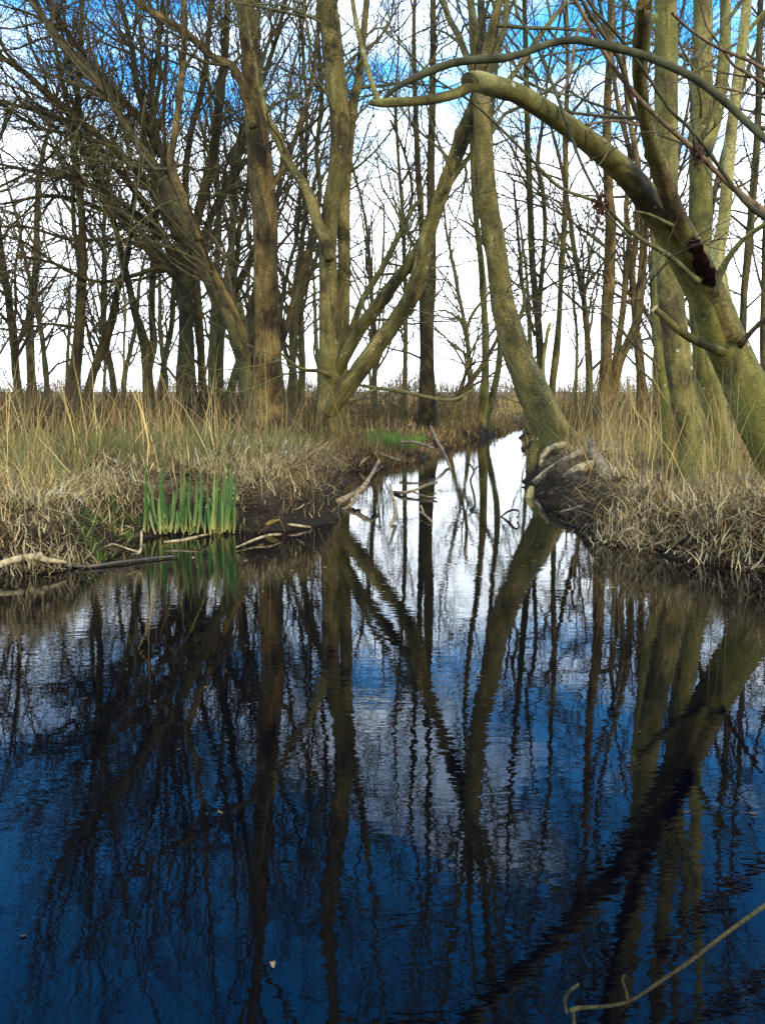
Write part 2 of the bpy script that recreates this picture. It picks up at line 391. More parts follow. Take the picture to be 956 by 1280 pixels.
def make_tree(label, d, stems, mat='bark_brown', twig='twig', H=11, seed=1, name='alder_tree', base_px=None, group=None, cdens=1.0, root=True):
    """stems: dicts k (trunk / limb), pts, dd, top, tw (side twigs per metre), m, cap, jag"""
    rng = random.Random(seed)
    d0 = stems[0]['pts'][0]
    p0 = P(d0[0], d0[1], d)
    z0 = gz(p0.x, p0.y)
    base = Vector((p0.x, p0.y, z0 - .02))
    t = thing(name, label, 'tree', base, group)
    trunk_parts = []; crown = []
    for k, s in enumerate(stems):
        C = trace(s['pts'], d, s.get('dd', (0, 0)), .05 if d < 12 else .09)
        if s['k'] == 'trunk' and not s.get('noroot'):
            # carry the trunk down into the soil
            a = C[0].copy(); zz = gz(a[0], a[1]) - .12
            if a[2] > zz + .05:
                dirn = C[0, :3] - C[min(6, len(C) - 1), :3]; dirn /= abs(dirn[2]) + 1e-6
                n = max(2, int((a[2] - zz) / .05)); ex = []
                for q_ in range(n, 0, -1):
                    h = (a[2] - zz) * q_ / n
                    ex.append([a[0] + dirn[0] * h * .6, a[1] + dirn[1] * h * .6, a[2] - h, a[3] * (1 + .10 * q_ / n)])
                C = np.vstack([np.array(ex), C])
        sides = 22 if C[:, 3].max() > .1 else (14 if C[:, 3].max() > .045 else 9)
        geo = stem_geo(C, seed * 17 + k, sides=sides, rough=.07 if s['k'] == 'trunk' else .055, flare=s.get('flare', .35 if s['k'] == 'trunk' else 0),
                       cap_end=s.get('cap', False), cap_start=s['k'] == 'limb', jag=s.get('jag', 0), burr=s.get('burr', .8))
        if s['k'] == 'trunk' and not s.get('m'): trunk_parts.append(geo)
        else:
            V, q_, a_, tr = geo
            me = build_mesh(s.get('n', 'limb'), V, q_, M[s.get('m', mat)], base, {'barkco': ('FLOAT_VECTOR', a_)}, True, tr)
            o = link(s.get('n', 'limb'), me, t, base)
            if s.get('label'): o['label'] = s['label']
        # side shoots
        ln = np.linalg.norm(np.diff(C[:, :3], axis=0), axis=1).sum()
        T = np.gradient(C[:, :3], axis=0)
        nt_ = int(ln * s.get('tw', 1.0) * (TWF if d < 12 else 3.8)); lo = s.get('t0', .25)
        for _ in range(nt_):
            i_ = int(rng.uniform(lo, 1) * (len(C) - 1)); dr = Vector(T[i_]).normalized()
            ax = dr.cross(Vector((rng.gauss(0, 1), rng.gauss(0, 1), rng.gauss(0, 1)))).normalized()
            nd = Matrix.Rotation(rng.uniform(.5, 1.15), 3, ax) @ dr
            L_ = rng.uniform(.5, 1.9) * s.get('tl', 1.0)
            grow(crown, Vector(C[i_, :3]) + nd * C[i_, 3] * .5, nd, L_, min(max(.007, L_ * .012), C[i_, 3] * .6), 2, 3 if L_ < 1.0 else 4, rng, up=.05, wig=.15)
        if s.get('top'):
            p = Vector(C[-1, :3]); dr = Vector(T[-1]).normalized(); dr = (dr + Vector((0, 0, .35))).normalized()
            Lt = max(1.5, (H - p.z) * s['top'])
            grow(crown, p - dr * .05, dr, Lt, C[-1, 3] * .97, 0, 3, rng, up=.04, wig=.06, dens=cdens, ang=(.3, .85), first=.05)
    if trunk_parts: stem_multi('trunk', trunk_parts, M[mat], t, base)
    if crown:
        V, q_, a_ = tubes(crown, sides_thin)
        link('crown', build_mesh('crown', V, q_, M[twig], base, {'barkco': ('FLOAT_VECTOR', a_)}), t, base)
    return t

TWF = 2.8
def S(k, pts, **kw): return dict(k=k, pts=pts, **kw)

# --- the tall straight trunk left of the channel
make_tree('tall straight brown trunk left of the channel, one limb leaning away to the left', 11.5, [
    S('trunk', [(340, 548, 66), (337, 520, 52), (335, 480, 42), (334, 420, 38), (333, 340, 33), (331, 270, 33), (324, 200, 33), (319, 150, 31), (316, 90, 27), (311, 40, 25), (307, 0, 23), (303, -60, 21), (300, -130, 18)], dd=(0, .3), top=1, tw=.9, t0=.45, flare=.5),
    S('limb', [(328, 530, 34), (316, 488, 30), (303, 440, 25), (285, 388, 21), (262, 352, 18), (243, 304, 17), (222, 262, 14), (195, 209, 12), (163, 168, 10), (128, 110, 8), (82, 60, 7), (40, 5, 5)], dd=(0, 1.4), m='bark_far', top=.3, tw=2.4, t0=.3),
    S('limb', [(308, 430, 10), (292, 385, 9), (270, 345, 9), (252, 310, 8)], dd=(-.2, -.2), tw=2),
    S('limb', [(318, 160, 12), (296, 90, 11), (262, 68, 10), (225, 35, 9), (175, 5, 8), (120, -40, 6)], dd=(0, .8), top=.3, tw=2.2),
    S('limb', [(250, 300, 11), (228, 245, 12), (214, 203, 11), (219, 165, 10), (225, 120, 9), (231, 40, 8), (228, -40, 6)], dd=(-.4, .5), top=.5, tw=2.2),
    S('limb', [(335, 470, 10), (352, 430, 9), (368, 372, 9), (384, 318, 8), (398, 285, 6)], dd=(.1, .8), tw=1.5),
    S('limb', [(330, 250, 8), (352, 215, 7), (372, 165, 7), (388, 110, 6), (398, 40, 5)], dd=(0, .9), top=.3, tw=2),
], 'bark_brown', 'twig', H=12, seed=11)

# --- double trunk with the two limbs leaning right
make_tree('big double trunk on the left bank with two thick limbs leaning right', 10.4, [
    S('trunk', [(415, 560, 54), (414, 530, 42), (413, 480, 32), (412, 420, 29), (411, 360, 26), (410, 310, 24), (414, 260, 24), (422, 200, 24), (424, 150, 27), (418, 90, 29), (413, 40, 27), (408, 0, 25), (402, -70, 22), (400, -140, 18)], dd=(0, .4), top=1, tw=.8, t0=.5, flare=.5),
    S('trunk', [(424, 560, 40), (424, 500, 28), (426, 440, 22), (429, 380, 19), (430, 320, 18), (430, 250, 17), (434, 190, 17), (442, 130, 14), (448, 98, 11), (454, 40, 9), (460, -20, 7)], dd=(.15, .6), top=.5, tw=.8, t0=.5),
    S('limb', [(412, 520, 20), (422, 500, 25), (438, 478, 26), (469, 435, 24), (498, 395, 23), (515, 368, 24), (527, 334, 24), (535, 292, 22), (550, 248, 21), (566, 205, 21), (580, 168, 23), (592, 138, 20), (602, 90, 16), (614, 40, 12), (626, -10, 10)], dd=(-.1, -1.3), top=.55, tw=.7, t0=.5),
    S('limb', [(416, 478, 15), (424, 460, 18), (434, 440, 18), (450, 411, 18), (470, 385, 18), (494, 352, 17), (513, 328, 16), (526, 300, 12)], dd=(.05, -.55), tw=1.5),
    S('limb', [(430, 440, 10), (442, 405, 10), (455, 372, 9), (478, 334, 9), (500, 292, 8), (515, 262, 6), (528, 246, 4)], dd=(.2, .5), tw=1.8),
    S('limb', [(413, 325, 15), (405, 298, 18), (397, 278, 16), (388, 250, 16), (376, 226, 14), (362, 205, 13), (344, 165, 12), (332, 140, 9), (322, 95, 7)], dd=(-.1, .6), tw=1.2, top=.25),
    S('limb', [(556, 240, 9), (572, 215, 8), (590, 190, 7), (604, 160, 5)], dd=(-.9, -.7), tw=1.5),
    S('limb', [(414, 470, 6), (400, 464, 6), (380, 462, 5), (362, 452, 4), (350, 440, 3)], dd=(-.1, -.4), tw=2.0),
], 'bark_olive', 'twig_olive', H=12, seed=23)

# --- slanting tree at the water's edge in the middle
make_tree('slanting tree rising from the right water edge in the middle of the picture', 8.7, [
    S('trunk', [(702, 572, 58), (690, 545, 48), (674, 508, 46), (660, 475, 42), (647, 443, 38), (637, 410, 36), (630, 385, 34), (624, 345, 32), (618, 300, 31), (610, 260, 29), (605, 209, 26), (603, 154, 25), (601, 110, 24), (599, 70, 20)], dd=(0, .7), tw=.35, t0=.4, flare=.35),
    S('limb', [(599, 78, 13), (594, 40, 11), (588, 0, 10), (584, -50, 9)], dd=(.65, .8), top=.8, tw=.8),
    S('limb', [(600, 80, 12), (603, 40, 11), (601, 0, 10), (604, -50, 9)], dd=(.75, 1.2), top=.8, tw=.8),
    S('limb', [(603, 90, 13), (616, 50, 11), (622, 10, 10), (626, -50, 9)], dd=(.7, .4), top=.8, tw=.8),
    S('limb', [(605, 100, 12), (618, 75, 10), (630, 30, 9), (635, -20, 8)], dd=(.65, 1.4), top=.7, tw=.8),
    S('limb', [(592, 95, 10), (575, 50, 9), (560, 20, 8), (548, -20, 7)], dd=(.7, 1.6), top=.6, tw=1),
    S('limb', [(606, 130, 9), (640, 95, 8), (672, 48, 7), (705, 5, 6)], dd=(.7, 2.0), top=.4, tw=1.5),
    S('limb', [(640, 415, 7), (655, 380, 6), (650, 340, 5), (655, 300, 3)], dd=(.2, .5), tw=1),
    S('limb', [(682, 545, 24), (668, 566, 18), (666, 590, 14), (672, 604, 9)], dd=(0, -.2), tw=0, n='root'),
], 'bark_olive', 'twig_olive', H=11.5, seed=37)

# --- right cluster
make_tree('thick mossy green upright trunk nearest the water in the right cluster', 6.3, [
    S('trunk', [(874, 596, 56), (868, 560, 46), (858, 521, 40), (849, 471, 38), (843, 420, 37), (837, 360, 35), (834, 300, 34), (832, 240, 32), (832, 170, 32), (832, 100, 31), (832, 40, 30), (831, -20, 28), (828, -120, 25)], dd=(0, .4), top=.9, tw=.35, t0=.6, flare=.3),
    S('trunk', [(842, 575, 26), (834, 520, 20), (828, 460, 19), (823, 400, 17), (820, 350, 14), (818, 290, 10), (816, 240, 7)], dd=(.5, .8), tw=.8, flare=.2),
], 'bark_mossy', 'twig_olive', H=9, seed=41)
make_tree('mossy upright trunk second from the water in the right cluster, dividing high up', 6.9, [
    S('trunk', [(902, 580, 50), (893, 530, 38), (886, 480, 35), (879, 430, 33), (876, 370, 33), (875, 300, 32), (875, 230, 31), (876, 150, 30), (877, 80, 25), (878, 20, 25), (878, -60, 23), (880, -150, 20)], dd=(0, .3), top=.9, tw=.35, t0=.6, flare=.3),
    S('limb', [(880, 190, 20), (893, 150, 18), (903, 90, 17), (906, 40, 15), (905, -20, 14), (900, -100, 11)], dd=(0, .9), top=.7, tw=.6),
], 'bark_mossy', 'twig_olive', H=9.5, seed=43)

arch = make_tree('leaning mossy tree at the right edge whose bare limb arches left across the top', 5.3, [
    S('trunk', [(1012, 640, 82), (985, 590, 74), (960, 540, 68), (940, 500, 63), (920, 455, 58), (906, 420, 54), (897, 385, 44)], tw=0, flare=.25),
    S('limb', [(914, 460, 40), (893, 415, 40), (876, 372, 38), (858, 335, 38), (840, 298, 38), (822, 270, 37), (803, 243, 36), (785, 222, 34), (757, 195, 32), (730, 172, 30), (700, 151, 28), (670, 132, 27), (640, 115, 26), (612, 105, 27), (596, 101, 27), (585, 101, 22)], dd=(.0, -1.7), tw=.1, cap=True, label='thick bare green limb arching to the left', flare=0),
    S('limb', [(596, 104, 16), (578, 113, 14), (560, 120, 13), (530, 126, 13), (500, 128, 13), (478, 129, 12), (462, 128, 9)], dd=(-1.68, -1.75), tw=.15, cap=True, burr=2),
    S('limb', [(474, 128, 9), (462, 95, 9), (450, 50, 9), (442, 10, 8), (438, -30, 8), (432, -90, 7)], dd=(-1.74, -1.3), top=.5, tw=.6),
    S('limb', [(478, 126, 8), (492, 112, 9), (515, 99, 10), (540, 88, 11), (562, 80, 11), (590, 75, 11), (627, 73, 11), (655, 66, 10), (688, 54, 10), (722, 50, 10), (762, 58, 11), (800, 68, 11), (835, 82, 11), (868, 98, 11), (900, 122, 11), (935, 155, 11), (965, 182, 12), (1010, 215, 13)], dd=(-1.73, -1.9), tw=.4, m='twig_dark', t0=0),
    S('limb', [(908, 420, 46), (893, 378, 38), (880, 345, 34), (866, 310, 30), (852, 282, 27), (840, 255, 25), (828, 220, 24), (817, 190, 22), (808, 160, 20), (802, 125, 18), (799, 95, 20), (800, 60, 23), (803, 30, 23), (804, 8, 20)], dd=(-.05, -1.9), tw=.25, cap=True, jag=.05, m='bark_broken', label='broken stem with peeling reddish bark', burr=2),
    S('limb', [(804, 42, 12), (813, 30, 9), (819, 20, 7)], dd=(-1.56, -1.6), tw=0, m='bark_pale', cap=True, jag=.02, n='stub'),
    S('limb', [(906, 410, 34), (900, 370, 27), (896, 340, 24), (897, 310, 20), (903, 285, 18), (908, 240, 17), (911, 195, 17), (915, 150, 15), (920, 110, 15), (927, 60, 14), (931, 20, 13), (934, -20, 12), (940, -100, 10)], dd=(.02, .3), top=.7, tw=.3, m='bark_pale', label='pale smooth upright stem'),
    S('limb', [(926, 50, 9), (940, 32, 8), (958, 12, 7), (985, -20, 6)], dd=(.25, .1), tw=.5, m='bark_pale'),
    S('limb', [(890, 372, 12), (896, 350, 11), (908, 325, 10), (925, 303, 9), (945, 287, 9), (965, 275, 8), (1000, 255, 7)], dd=(-.2, -.6), tw=.2, m='bark_pale'),
    S('limb', [(902, 440, 15), (893, 436, 13), (878, 430, 12), (860, 421, 12), (843, 409, 11), (828, 395, 10), (818, 386, 9)], dd=(-.14, -.5), tw=0, cap=True, label='short cut off stub pointing left', n='stub', burr=0),
    S('limb', [(924, 432, 11), (938, 415, 9), (956, 398, 9), (985, 375, 8)], dd=(-.1, -.5), tw=.2, m='twig_red'),
    S('limb', [(872, 352, 10), (861, 342, 9), (846, 328, 9), (830, 316, 9), (812, 306, 8), (795, 295, 8), (778, 281, 7), (762, 264, 7), (740, 250, 6), (700, 235, 6), (672, 208, 6), (650, 185, 5), (625, 160, 5), (600, 136, 5), (575, 118, 4), (545, 100, 4), (520, 75, 4), (500, 55, 3), (476, 35, 3)], dd=(-.36, -2.0), tw=.3, m='twig_olive', t0=.05, flare=0),
    S('limb', [(840, 282, 7), (826, 275, 6), (811, 268, 5), (793, 264, 4)], dd=(-.62, -.8), tw=0, m='twig_olive'),
    S('limb', [(806, 156, 6), (795, 156, 5), (767, 151, 5), (732, 156, 4)], dd=(-1.05, -1.5), tw=.6, m='twig_red'),
    S('limb', [(890, 190, 5), (840, 175, 4), (800, 158, 4), (770, 140, 5), (730, 125, 4), (700, 108, 3), (660, 95, 3)], dd=(.3, .5), tw=.8, m='twig_dark'),
], 'bark_mossy', 'twig', H=8, seed=53)

def project(p):
    Yc = p[1]; Zc = p[2] - CAMZ; dpt = Yc * CP - Zc * SP; up_ = Yc * SP + Zc * CP
    return (CX + F * p[0] / dpt, CY - F * up_ / dpt)
# jagged rotten hollow on the broken stem
def hollow():
    Cn = trace([(908, 420, 46), (893, 378, 38), (880, 345, 34), (866, 310, 30), (852, 282, 27), (840, 255, 25), (828, 220, 24), (817, 190, 22), (808, 160, 20), (802, 125, 18), (799, 95, 20), (800, 60, 23), (803, 30, 23), (804, 8, 20)], 5.3, (-.05, -1.9), .012)
    f0, f1 = [int(np.argmin([abs(project(c_)[1] - yy) for c_ in Cn])) for yy in (352, 288)]
    Cn = Cn[f0:f1]
    base = arch.location; rs = np.random.RandomState(3)
    pts = Cn; n = len(pts); k = 11
    T = np.gradient(pts[:, :3], axis=0); T /= np.linalg.norm(T, axis=1, keepdims=True)
    cam = np.array([0, 0, CAMZ]); V = []
    wob = np.repeat(rs.uniform(-.25, .25, (n // 3 + 1, 2)), 3, 0)[:n]
    for a in range(n):
        t = a / (n - 1); toc = cam - pts[a, :3]; toc -= T[a] * toc.dot(T[a]); toc /= np.linalg.norm(toc)
        side = np.cross(T[a], toc)                     # to the left or right of the stem
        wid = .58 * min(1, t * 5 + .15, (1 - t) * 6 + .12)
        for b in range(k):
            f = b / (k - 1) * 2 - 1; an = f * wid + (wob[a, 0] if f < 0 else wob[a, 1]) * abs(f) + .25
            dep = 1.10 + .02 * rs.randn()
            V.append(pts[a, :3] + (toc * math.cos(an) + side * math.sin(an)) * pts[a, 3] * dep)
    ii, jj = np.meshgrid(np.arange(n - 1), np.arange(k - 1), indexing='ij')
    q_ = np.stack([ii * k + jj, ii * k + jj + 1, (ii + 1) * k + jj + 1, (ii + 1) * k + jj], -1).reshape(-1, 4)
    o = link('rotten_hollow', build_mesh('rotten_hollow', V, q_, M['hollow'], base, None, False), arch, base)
    o['label'] = 'dark red rotten hollow with ragged bark edge'
hollow()
def disc(name, c, nrm, r, mat, parent, seed=0, n=14, squash=1):
    rs = np.random.RandomState(seed); nrm = Vector(nrm).normalized(); a = nrm.orthogonal().normalized(); b = nrm.cross(a)
    V = [Vector(c) + nrm * .003] ; tr = []
    for k in range(n):
        an = 6.283 * k / n; V.append(Vector(c) + (a * math.cos(an) + b * math.sin(an) * squash) * r * rs.uniform(.8, 1.1))
        tr.append((0, k + 1, (k + 1) % n + 1))
    return link(name, build_mesh(name, [tuple(v) for v in V], np.zeros((0, 4)), mat, parent.location, None, False, tr), parent, parent.location)
sd = (P(818, 386, 4.8) - P(828, 395, 4.82)).normalized()
disc('cut_end', P(817.2, 385.3, 4.797), sd, rad(10, 4.8), M['cut_wood'], arch, 4)

# --- branches reaching in from a tree outside the right edge
pts_tr = [(1090, 640, 70), (1085, 500, 60), (1078, 400, 54), (1070, 300, 50), (1066, 200, 46), (1066, 60, 40), (1070, -100, 34)]
oh = make_tree('tree at the right edge whose reddish twigs with catkins cross the top right corner', 4.3, [
    S('trunk', pts_tr, top=.25, tw=.2, flare=.3),
    S('limb', [(1070, 335, 26), (1040, 318, 22), (1000, 295, 18), (965, 274, 14), (946, 260, 12), (905, 225, 9), (868, 188, 9), (827, 152, 8), (796, 121, 8), (764, 81, 8), (738, 35, 7), (718, 0, 6), (700, -40, 5)], dd=(0, -.6), m='twig_red', tw=.16, t0=.3, n='branch', burr=1.5),
    S('limb', [(985, 288, 12), (956, 272, 10), (929, 251, 9), (900, 211, 7), (868, 168, 6), (836, 136, 6), (813, 101, 6), (787, 64, 6), (761, 32, 5), (739, 9, 4), (725, -20, 3)], dd=(-.3, -.9), m='twig_dark', tw=.16, t0=.2, n='branch', burr=1.5),
    S('limb', [(868, 186, 6), (866, 150, 5), (864, 120, 5), (859, 95, 4), (853, 69, 4)], dd=(-.5, -.45), m='twig_dark', tw=.3, n='branch'),
    S('limb', [(1066, 150, 12), (1010, 112, 9), (956, 87, 7), (934, 75, 6), (902, 62, 6), (879, 49, 5), (859, 35, 5), (840, 17, 5)], dd=(0, -.7), m='twig_red', tw=.16, t0=.2, n='branch'),
    S('limb', [(1066, -60, 10), (990, -70, 9), (935, -10, 8), (911, 23, 7), (895, 42, 7), (882, 55, 6), (870, 70, 6), (859, 81, 5)], dd=(0, -.4), m='twig_dark', tw=.2, t0=.2, n='branch'),
    S('limb', [(1068, -90, 16), (900, -140, 12), (740, -90, 9), (735, 0, 5), (720, 43, 5), (712, 92, 5), (699, 121, 5)], dd=(0, -.5), m='twig_red', tw=.16, t0=.5, n='branch'),
    S('limb', [(1068, -110, 16), (860, -190, 12), (660, -110, 8), (642, 0, 5), (667, 50, 5), (692, 110, 6), (707, 151, 6), (727, 206, 5), (750, 250, 5), (765, 275, 5), (790, 300, 4)], dd=(0, -.3), m='twig_dark', tw=.16, t0=.4, n='branch'),
], 'bark_mossy', 'twig_red', H=7, seed=61)

def catkins(parent, c, n, spread, seed):
    rs = random.Random(seed); V = []; Q = []
    for s in range(5):                                            # the thin central stalk
        for h in (-1, 1): V.append(tuple(c + Vector((math.cos(s * 1.256) * .002, math.sin(s * 1.256) * .002, h * spread * 1.8))))
    Q += [(2 * s, 2 * ((s + 1) % 5), 2 * ((s + 1) % 5) + 1, 2 * s + 1) for s in range(5)]
    for k in range(n):
        p = c + Vector((rs.gauss(0, spread * .45), rs.gauss(0, spread * .4), rs.gauss(0, spread)))
        L = rs.uniform(.007, .012); r = L * rs.uniform(.32, .5); ax = Vector((rs.gauss(0, .5), rs.gauss(0, .5), -1)).normalized()
        a = ax.orthogonal().normalized(); b = ax.cross(a); o = len(V)
        for i_, (h, rr) in enumerate(((-1, .15), (-.6, .8), (-.1, 1), (.45, .85), (.85, .5), (1, .1))):
            for s in range(7):
                an = s * 6.283 / 7; bump = 1 + .16 * ((i_ + s) % 2)
                V.append(tuple(p + ax * h * L + (a * math.cos(an) + b * math.sin(an)) * r * rr * bump))
        for i_ in range(5):
            for s in range(7): Q.append((o + i_ * 7 + s, o + i_ * 7 + (s + 1) % 7, o + (i_ + 1) * 7 + (s + 1) % 7, o + (i_ + 1) * 7 + s))
    link('catkin_cluster', build_mesh('catkin_cluster', V, Q, M['catkin'], parent.location), parent, parent.location)
catkins(oh, P(871, 194, 3.95), 90, .022, 1)
catkins(oh, P(749, 258, 4.05), 110, .034, 2)

# --- the left thicket
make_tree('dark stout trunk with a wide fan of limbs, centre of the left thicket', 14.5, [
    S('trunk', [(234, 505, 36), (233, 476, 27), (233, 430, 24), (232, 387, 23), (231, 345, 28), (234, 310, 24), (238, 280, 18)], tw=.5, dd=(0, 0), flare=.5),
    S('trunk', [(256, 505, 18), (253, 476, 14), (251, 430, 13), (249, 400, 13), (245, 355, 13), (241, 320, 10)], dd=(.3, .1), tw=.5),
    S('limb', [(230, 345, 13), (190, 270, 12), (150, 215, 11), (100, 165, 9), (50, 140, 7), (-10, 125, 5)], dd=(0, .6), top=.2, tw=2.2, t0=.1),
    S('limb', [(234, 330, 13), (205, 252, 12), (172, 180, 11), (125, 100, 9), (85, 40, 8), (50, -20, 6)], dd=(0, -.9), top=.4, tw=1.8),
    S('limb', [(240, 320, 13), (232, 240, 11), (238, 170, 10), (255, 100, 9), (262, 30, 8), (268, -30, 7)], dd=(0, 1.1), top=.5, tw=1.6),
    S('limb', [(226, 352, 11), (180, 308, 10), (140, 250, 9), (105, 190, 8), (85, 130, 7), (68, 50, 6)], dd=(0, -1.2), top=.4, tw=2.0),
    S('limb', [(245, 325, 11), (264, 270, 10), (298, 200, 9), (322, 120, 8), (345, 50, 7), (362, -20, 6)], dd=(0, .9), top=.5, tw=1.6),
    S('limb', [(230, 345, 10), (170, 285, 9), (110, 255, 8), (60, 245, 6), (5, 255, 4)], dd=(0, -.3), tw=2.4, t0=.1),
    S('limb', [(240, 330, 12), (213, 230, 10), (190, 130, 9), (200, 50, 7), (205, -20, 6)], dd=(0, .3), top=.4, tw=1.8),
    S('limb', [(236, 345, 16), (226, 300, 15), (205, 262, 14), (182, 226, 14), (145, 188, 12), (100, 150, 11), (60, 118, 10), (20, 82, 8), (-30, 60, 7)], dd=(0, -1.5), top=.3, tw=2.6, t0=.1),
    S('limb', [(232, 340, 12), (205, 300, 11), (176, 272, 10), (140, 245, 9), (95, 225, 8), (45, 215, 6), (0, 205, 4)], dd=(0, 1.2), tw=2.8, t0=.1),
    S('limb', [(236, 320, 14), (232, 270, 13), (215, 220, 12), (192, 170, 11), (172, 110, 10), (165, 60, 9), (150, 0, 8)], dd=(0, .9), top=.5, tw=2.4),
    S('limb', [(236, 300, 14), (225, 250, 12), (195, 180, 11), (150, 120, 10), (105, 78, 9), (60, 30, 8), (30, -20, 6)], dd=(0, -.4), top=.4, tw=2.6),
    S('limb', [(238, 310, 16), (248, 268, 16), (260, 221, 16), (269, 179, 15), (275, 120, 14), (282, 60, 11), (285, 0, 9), (290, -60, 8)], dd=(0, -.6), top=.7, tw=1.6),
    S('limb', [(246, 325, 12), (254, 310, 12), (262, 276, 12), (275, 250, 12), (290, 230, 11), (302, 206, 10), (322, 195, 7)], dd=(0, .5), tw=1.6),
    S('limb', [(256, 320, 8), (268, 295, 8), (274, 262, 7), (280, 230, 6)], dd=(0, 1), tw=1.6),
    S('limb', [(230, 350, 9), (200, 335, 8), (165, 345, 7), (120, 352, 6), (70, 330, 5), (20, 318, 4)], dd=(0, -1.0), tw=2.6, t0=.1),
    S('limb', [(232, 360, 8), (198, 320, 7), (150, 300, 6), (90, 300, 5), (40, 285, 4), (0, 283, 3)], dd=(0, -.5), tw=2.6, t0=.1),
], 'bark_dark', 'twig', H=13, seed=71)
make_tree('forked trunk just left of the dark stout one in the left thicket', 16, [
    S('trunk', [(188, 510, 24), (186, 491, 19), (183, 440, 17), (170, 392, 13), (157, 340, 11), (146, 290, 10), (136, 254, 9), (118, 194, 8), (106, 160, 7), (90, 90, 6)], top=.7, tw=1.2, t0=.3),
    S('limb', [(187, 460, 12), (192, 430, 12), (190, 387, 11), (192, 313, 9), (196, 250, 8), (190, 180, 7), (200, 100, 6)], dd=(0, 1), top=.7, tw=1.4),
    S('limb', [(120, 200, 6), (90, 170, 5), (50, 160, 5), (0, 130, 4)], dd=(0, -.6), tw=2.2),
], 'bark_far', 'twig', H=13, seed=73)
make_tree('slim upright trunk between the forked and the dark stout trunks of the left thicket', 17.5, [
    S('trunk', [(201, 505, 12), (206, 450, 10), (215, 405, 9), (217, 355, 8), (222, 300, 8), (212, 240, 7), (205, 150, 6), (208, 60, 5)], top=.7, tw=1.4),
], 'bark_far', 'twig', H=12, seed=79)
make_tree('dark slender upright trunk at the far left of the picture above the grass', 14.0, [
    S('trunk', [(94, 512, 24), (94, 475, 19), (98, 430, 17), (101, 380, 16), (103, 330, 14), (103, 280, 12), (99, 230, 11), (94, 180, 10), (98, 110, 8), (102, 30, 7)], top=.8, tw=1.4, t0=.25),
    S('limb', [(99, 330, 8), (92, 270, 7), (92, 200, 6), (85, 130, 5)], dd=(0, .6), tw=1.4, top=.4),
    S('limb', [(100, 345, 6), (70, 330, 5), (35, 305, 4), (0, 292, 3)], dd=(0, -.7), tw=2.5, t0=.05),
    S('limb', [(98, 410, 6), (60, 405, 4), (25, 412, 4), (-10, 410, 3)], dd=(0, -.7), tw=2.5, t0=.05),
], 'bark_dark', 'twig', H=12, seed=83)
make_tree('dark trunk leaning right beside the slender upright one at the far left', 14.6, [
    S('trunk', [(106, 508, 17), (116, 470, 14), (130, 430, 13), (141, 395, 12), (148, 360, 11), (160, 320, 9), (166, 260, 8), (178, 190, 7), (180, 100, 6)], top=.7, tw=1.4),
    S('limb', [(120, 455, 5), (112, 420, 5), (106, 395, 4)], tw=1),
], 'bark_dark', 'twig', H=11, seed=89)
make_tree('thin pale bare pole standing in the grass in front of the left thicket', 9.5, [
    S('trunk', [(157, 500, 4), (155, 440, 3.5), (157, 390, 3.5), (154, 340, 3), (162, 290, 3), (173, 230, 2.6), (176, 170, 2.3), (182, 120, 2)], tw=.8, t0=.4, flare=.1, burr=0),
], 'bark_far', 'twig_olive', H=5, seed=97, name='sapling')
make_tree('slim twin trunks close behind the left side of the tall straight trunk', 15.5, [
    S('trunk', [(268, 505, 15), (269, 481, 12), (275, 440, 10), (281, 400, 9), (290, 365, 8), (297, 320, 8), (299, 286, 8), (310, 235, 7), (312, 180, 6)], top=.6, tw=1.0),
    S('trunk', [(284, 505, 16), (296, 460, 12), (305, 440, 10), (318, 400, 9)], dd=(-.5, .2), tw=.8),
    S('limb', [(290, 372, 13), (303, 346, 13), (315, 322, 12), (330, 290, 9), (345, 255, 7), (352, 205, 6)], dd=(.1, .7), tw=1.2, top=.5),
    S('limb', [(262, 405, 9), (270, 396, 8), (285, 378, 7)], dd=(0, 0), tw=.5),
], 'bark_far', 'twig', H=12, seed=101)
make_tree('slim curved trunk between the tall straight trunk and the double trunk', 14.5, [
    S('trunk', [(362, 515, 16), (365, 470, 13), (367, 431, 12), (372, 380, 11), (384, 330, 10), (392, 285, 9), (400, 240, 8), (396, 190, 7), (402, 120, 7), (398, 50, 6)], top=.7, tw=1.2),
    S('limb', [(363, 460, 8), (352, 420, 8), (352, 380, 7), (362, 330, 6), (372, 290, 6), (376, 220, 5)], dd=(0, .5), tw=1.4, top=.4),
], 'bark_far', 'twig', H=12, seed=103)

# --- trees of the middle distance behind the channel
make_tree('dark upright trunk with a thinner twin in the bright gap behind the forked limbs', 15.5, [
    S('trunk', [(536, 512, 30), (536, 490, 23), (535, 450, 19), (535, 393, 18), (538, 350, 17), (539, 300, 15), (538, 225, 13), (540, 150, 11), (541, 80, 10), (541, 0, 9)], top=.8, tw=.9, t0=.4, flare=.5),
    S('trunk', [(528, 505, 14), (529, 450, 11), (528, 393, 11), (527, 330, 10), (526, 270, 10), (522, 205, 9), (519, 130, 8), (517, 50, 7)], dd=(.1, .9), top=.7, tw=.9),
], 'bark_dark', 'twig', H=13, seed=107)
make_tree('very thin pole left of the dark twin trunks in the bright gap', 18, [
    S('trunk', [(505, 515, 10), (506, 470, 8), (507, 401, 7), (506, 340, 7), (503, 270, 6), (498, 200, 5), (494, 130, 5)], top=.6, tw=1.2),
    S('limb', [(506, 290, 5), (515, 240, 5), (505, 190, 4), (488, 150, 4)], dd=(0, .5), tw=1.2),
], 'bark_far', 'twig', H=10, seed=109)
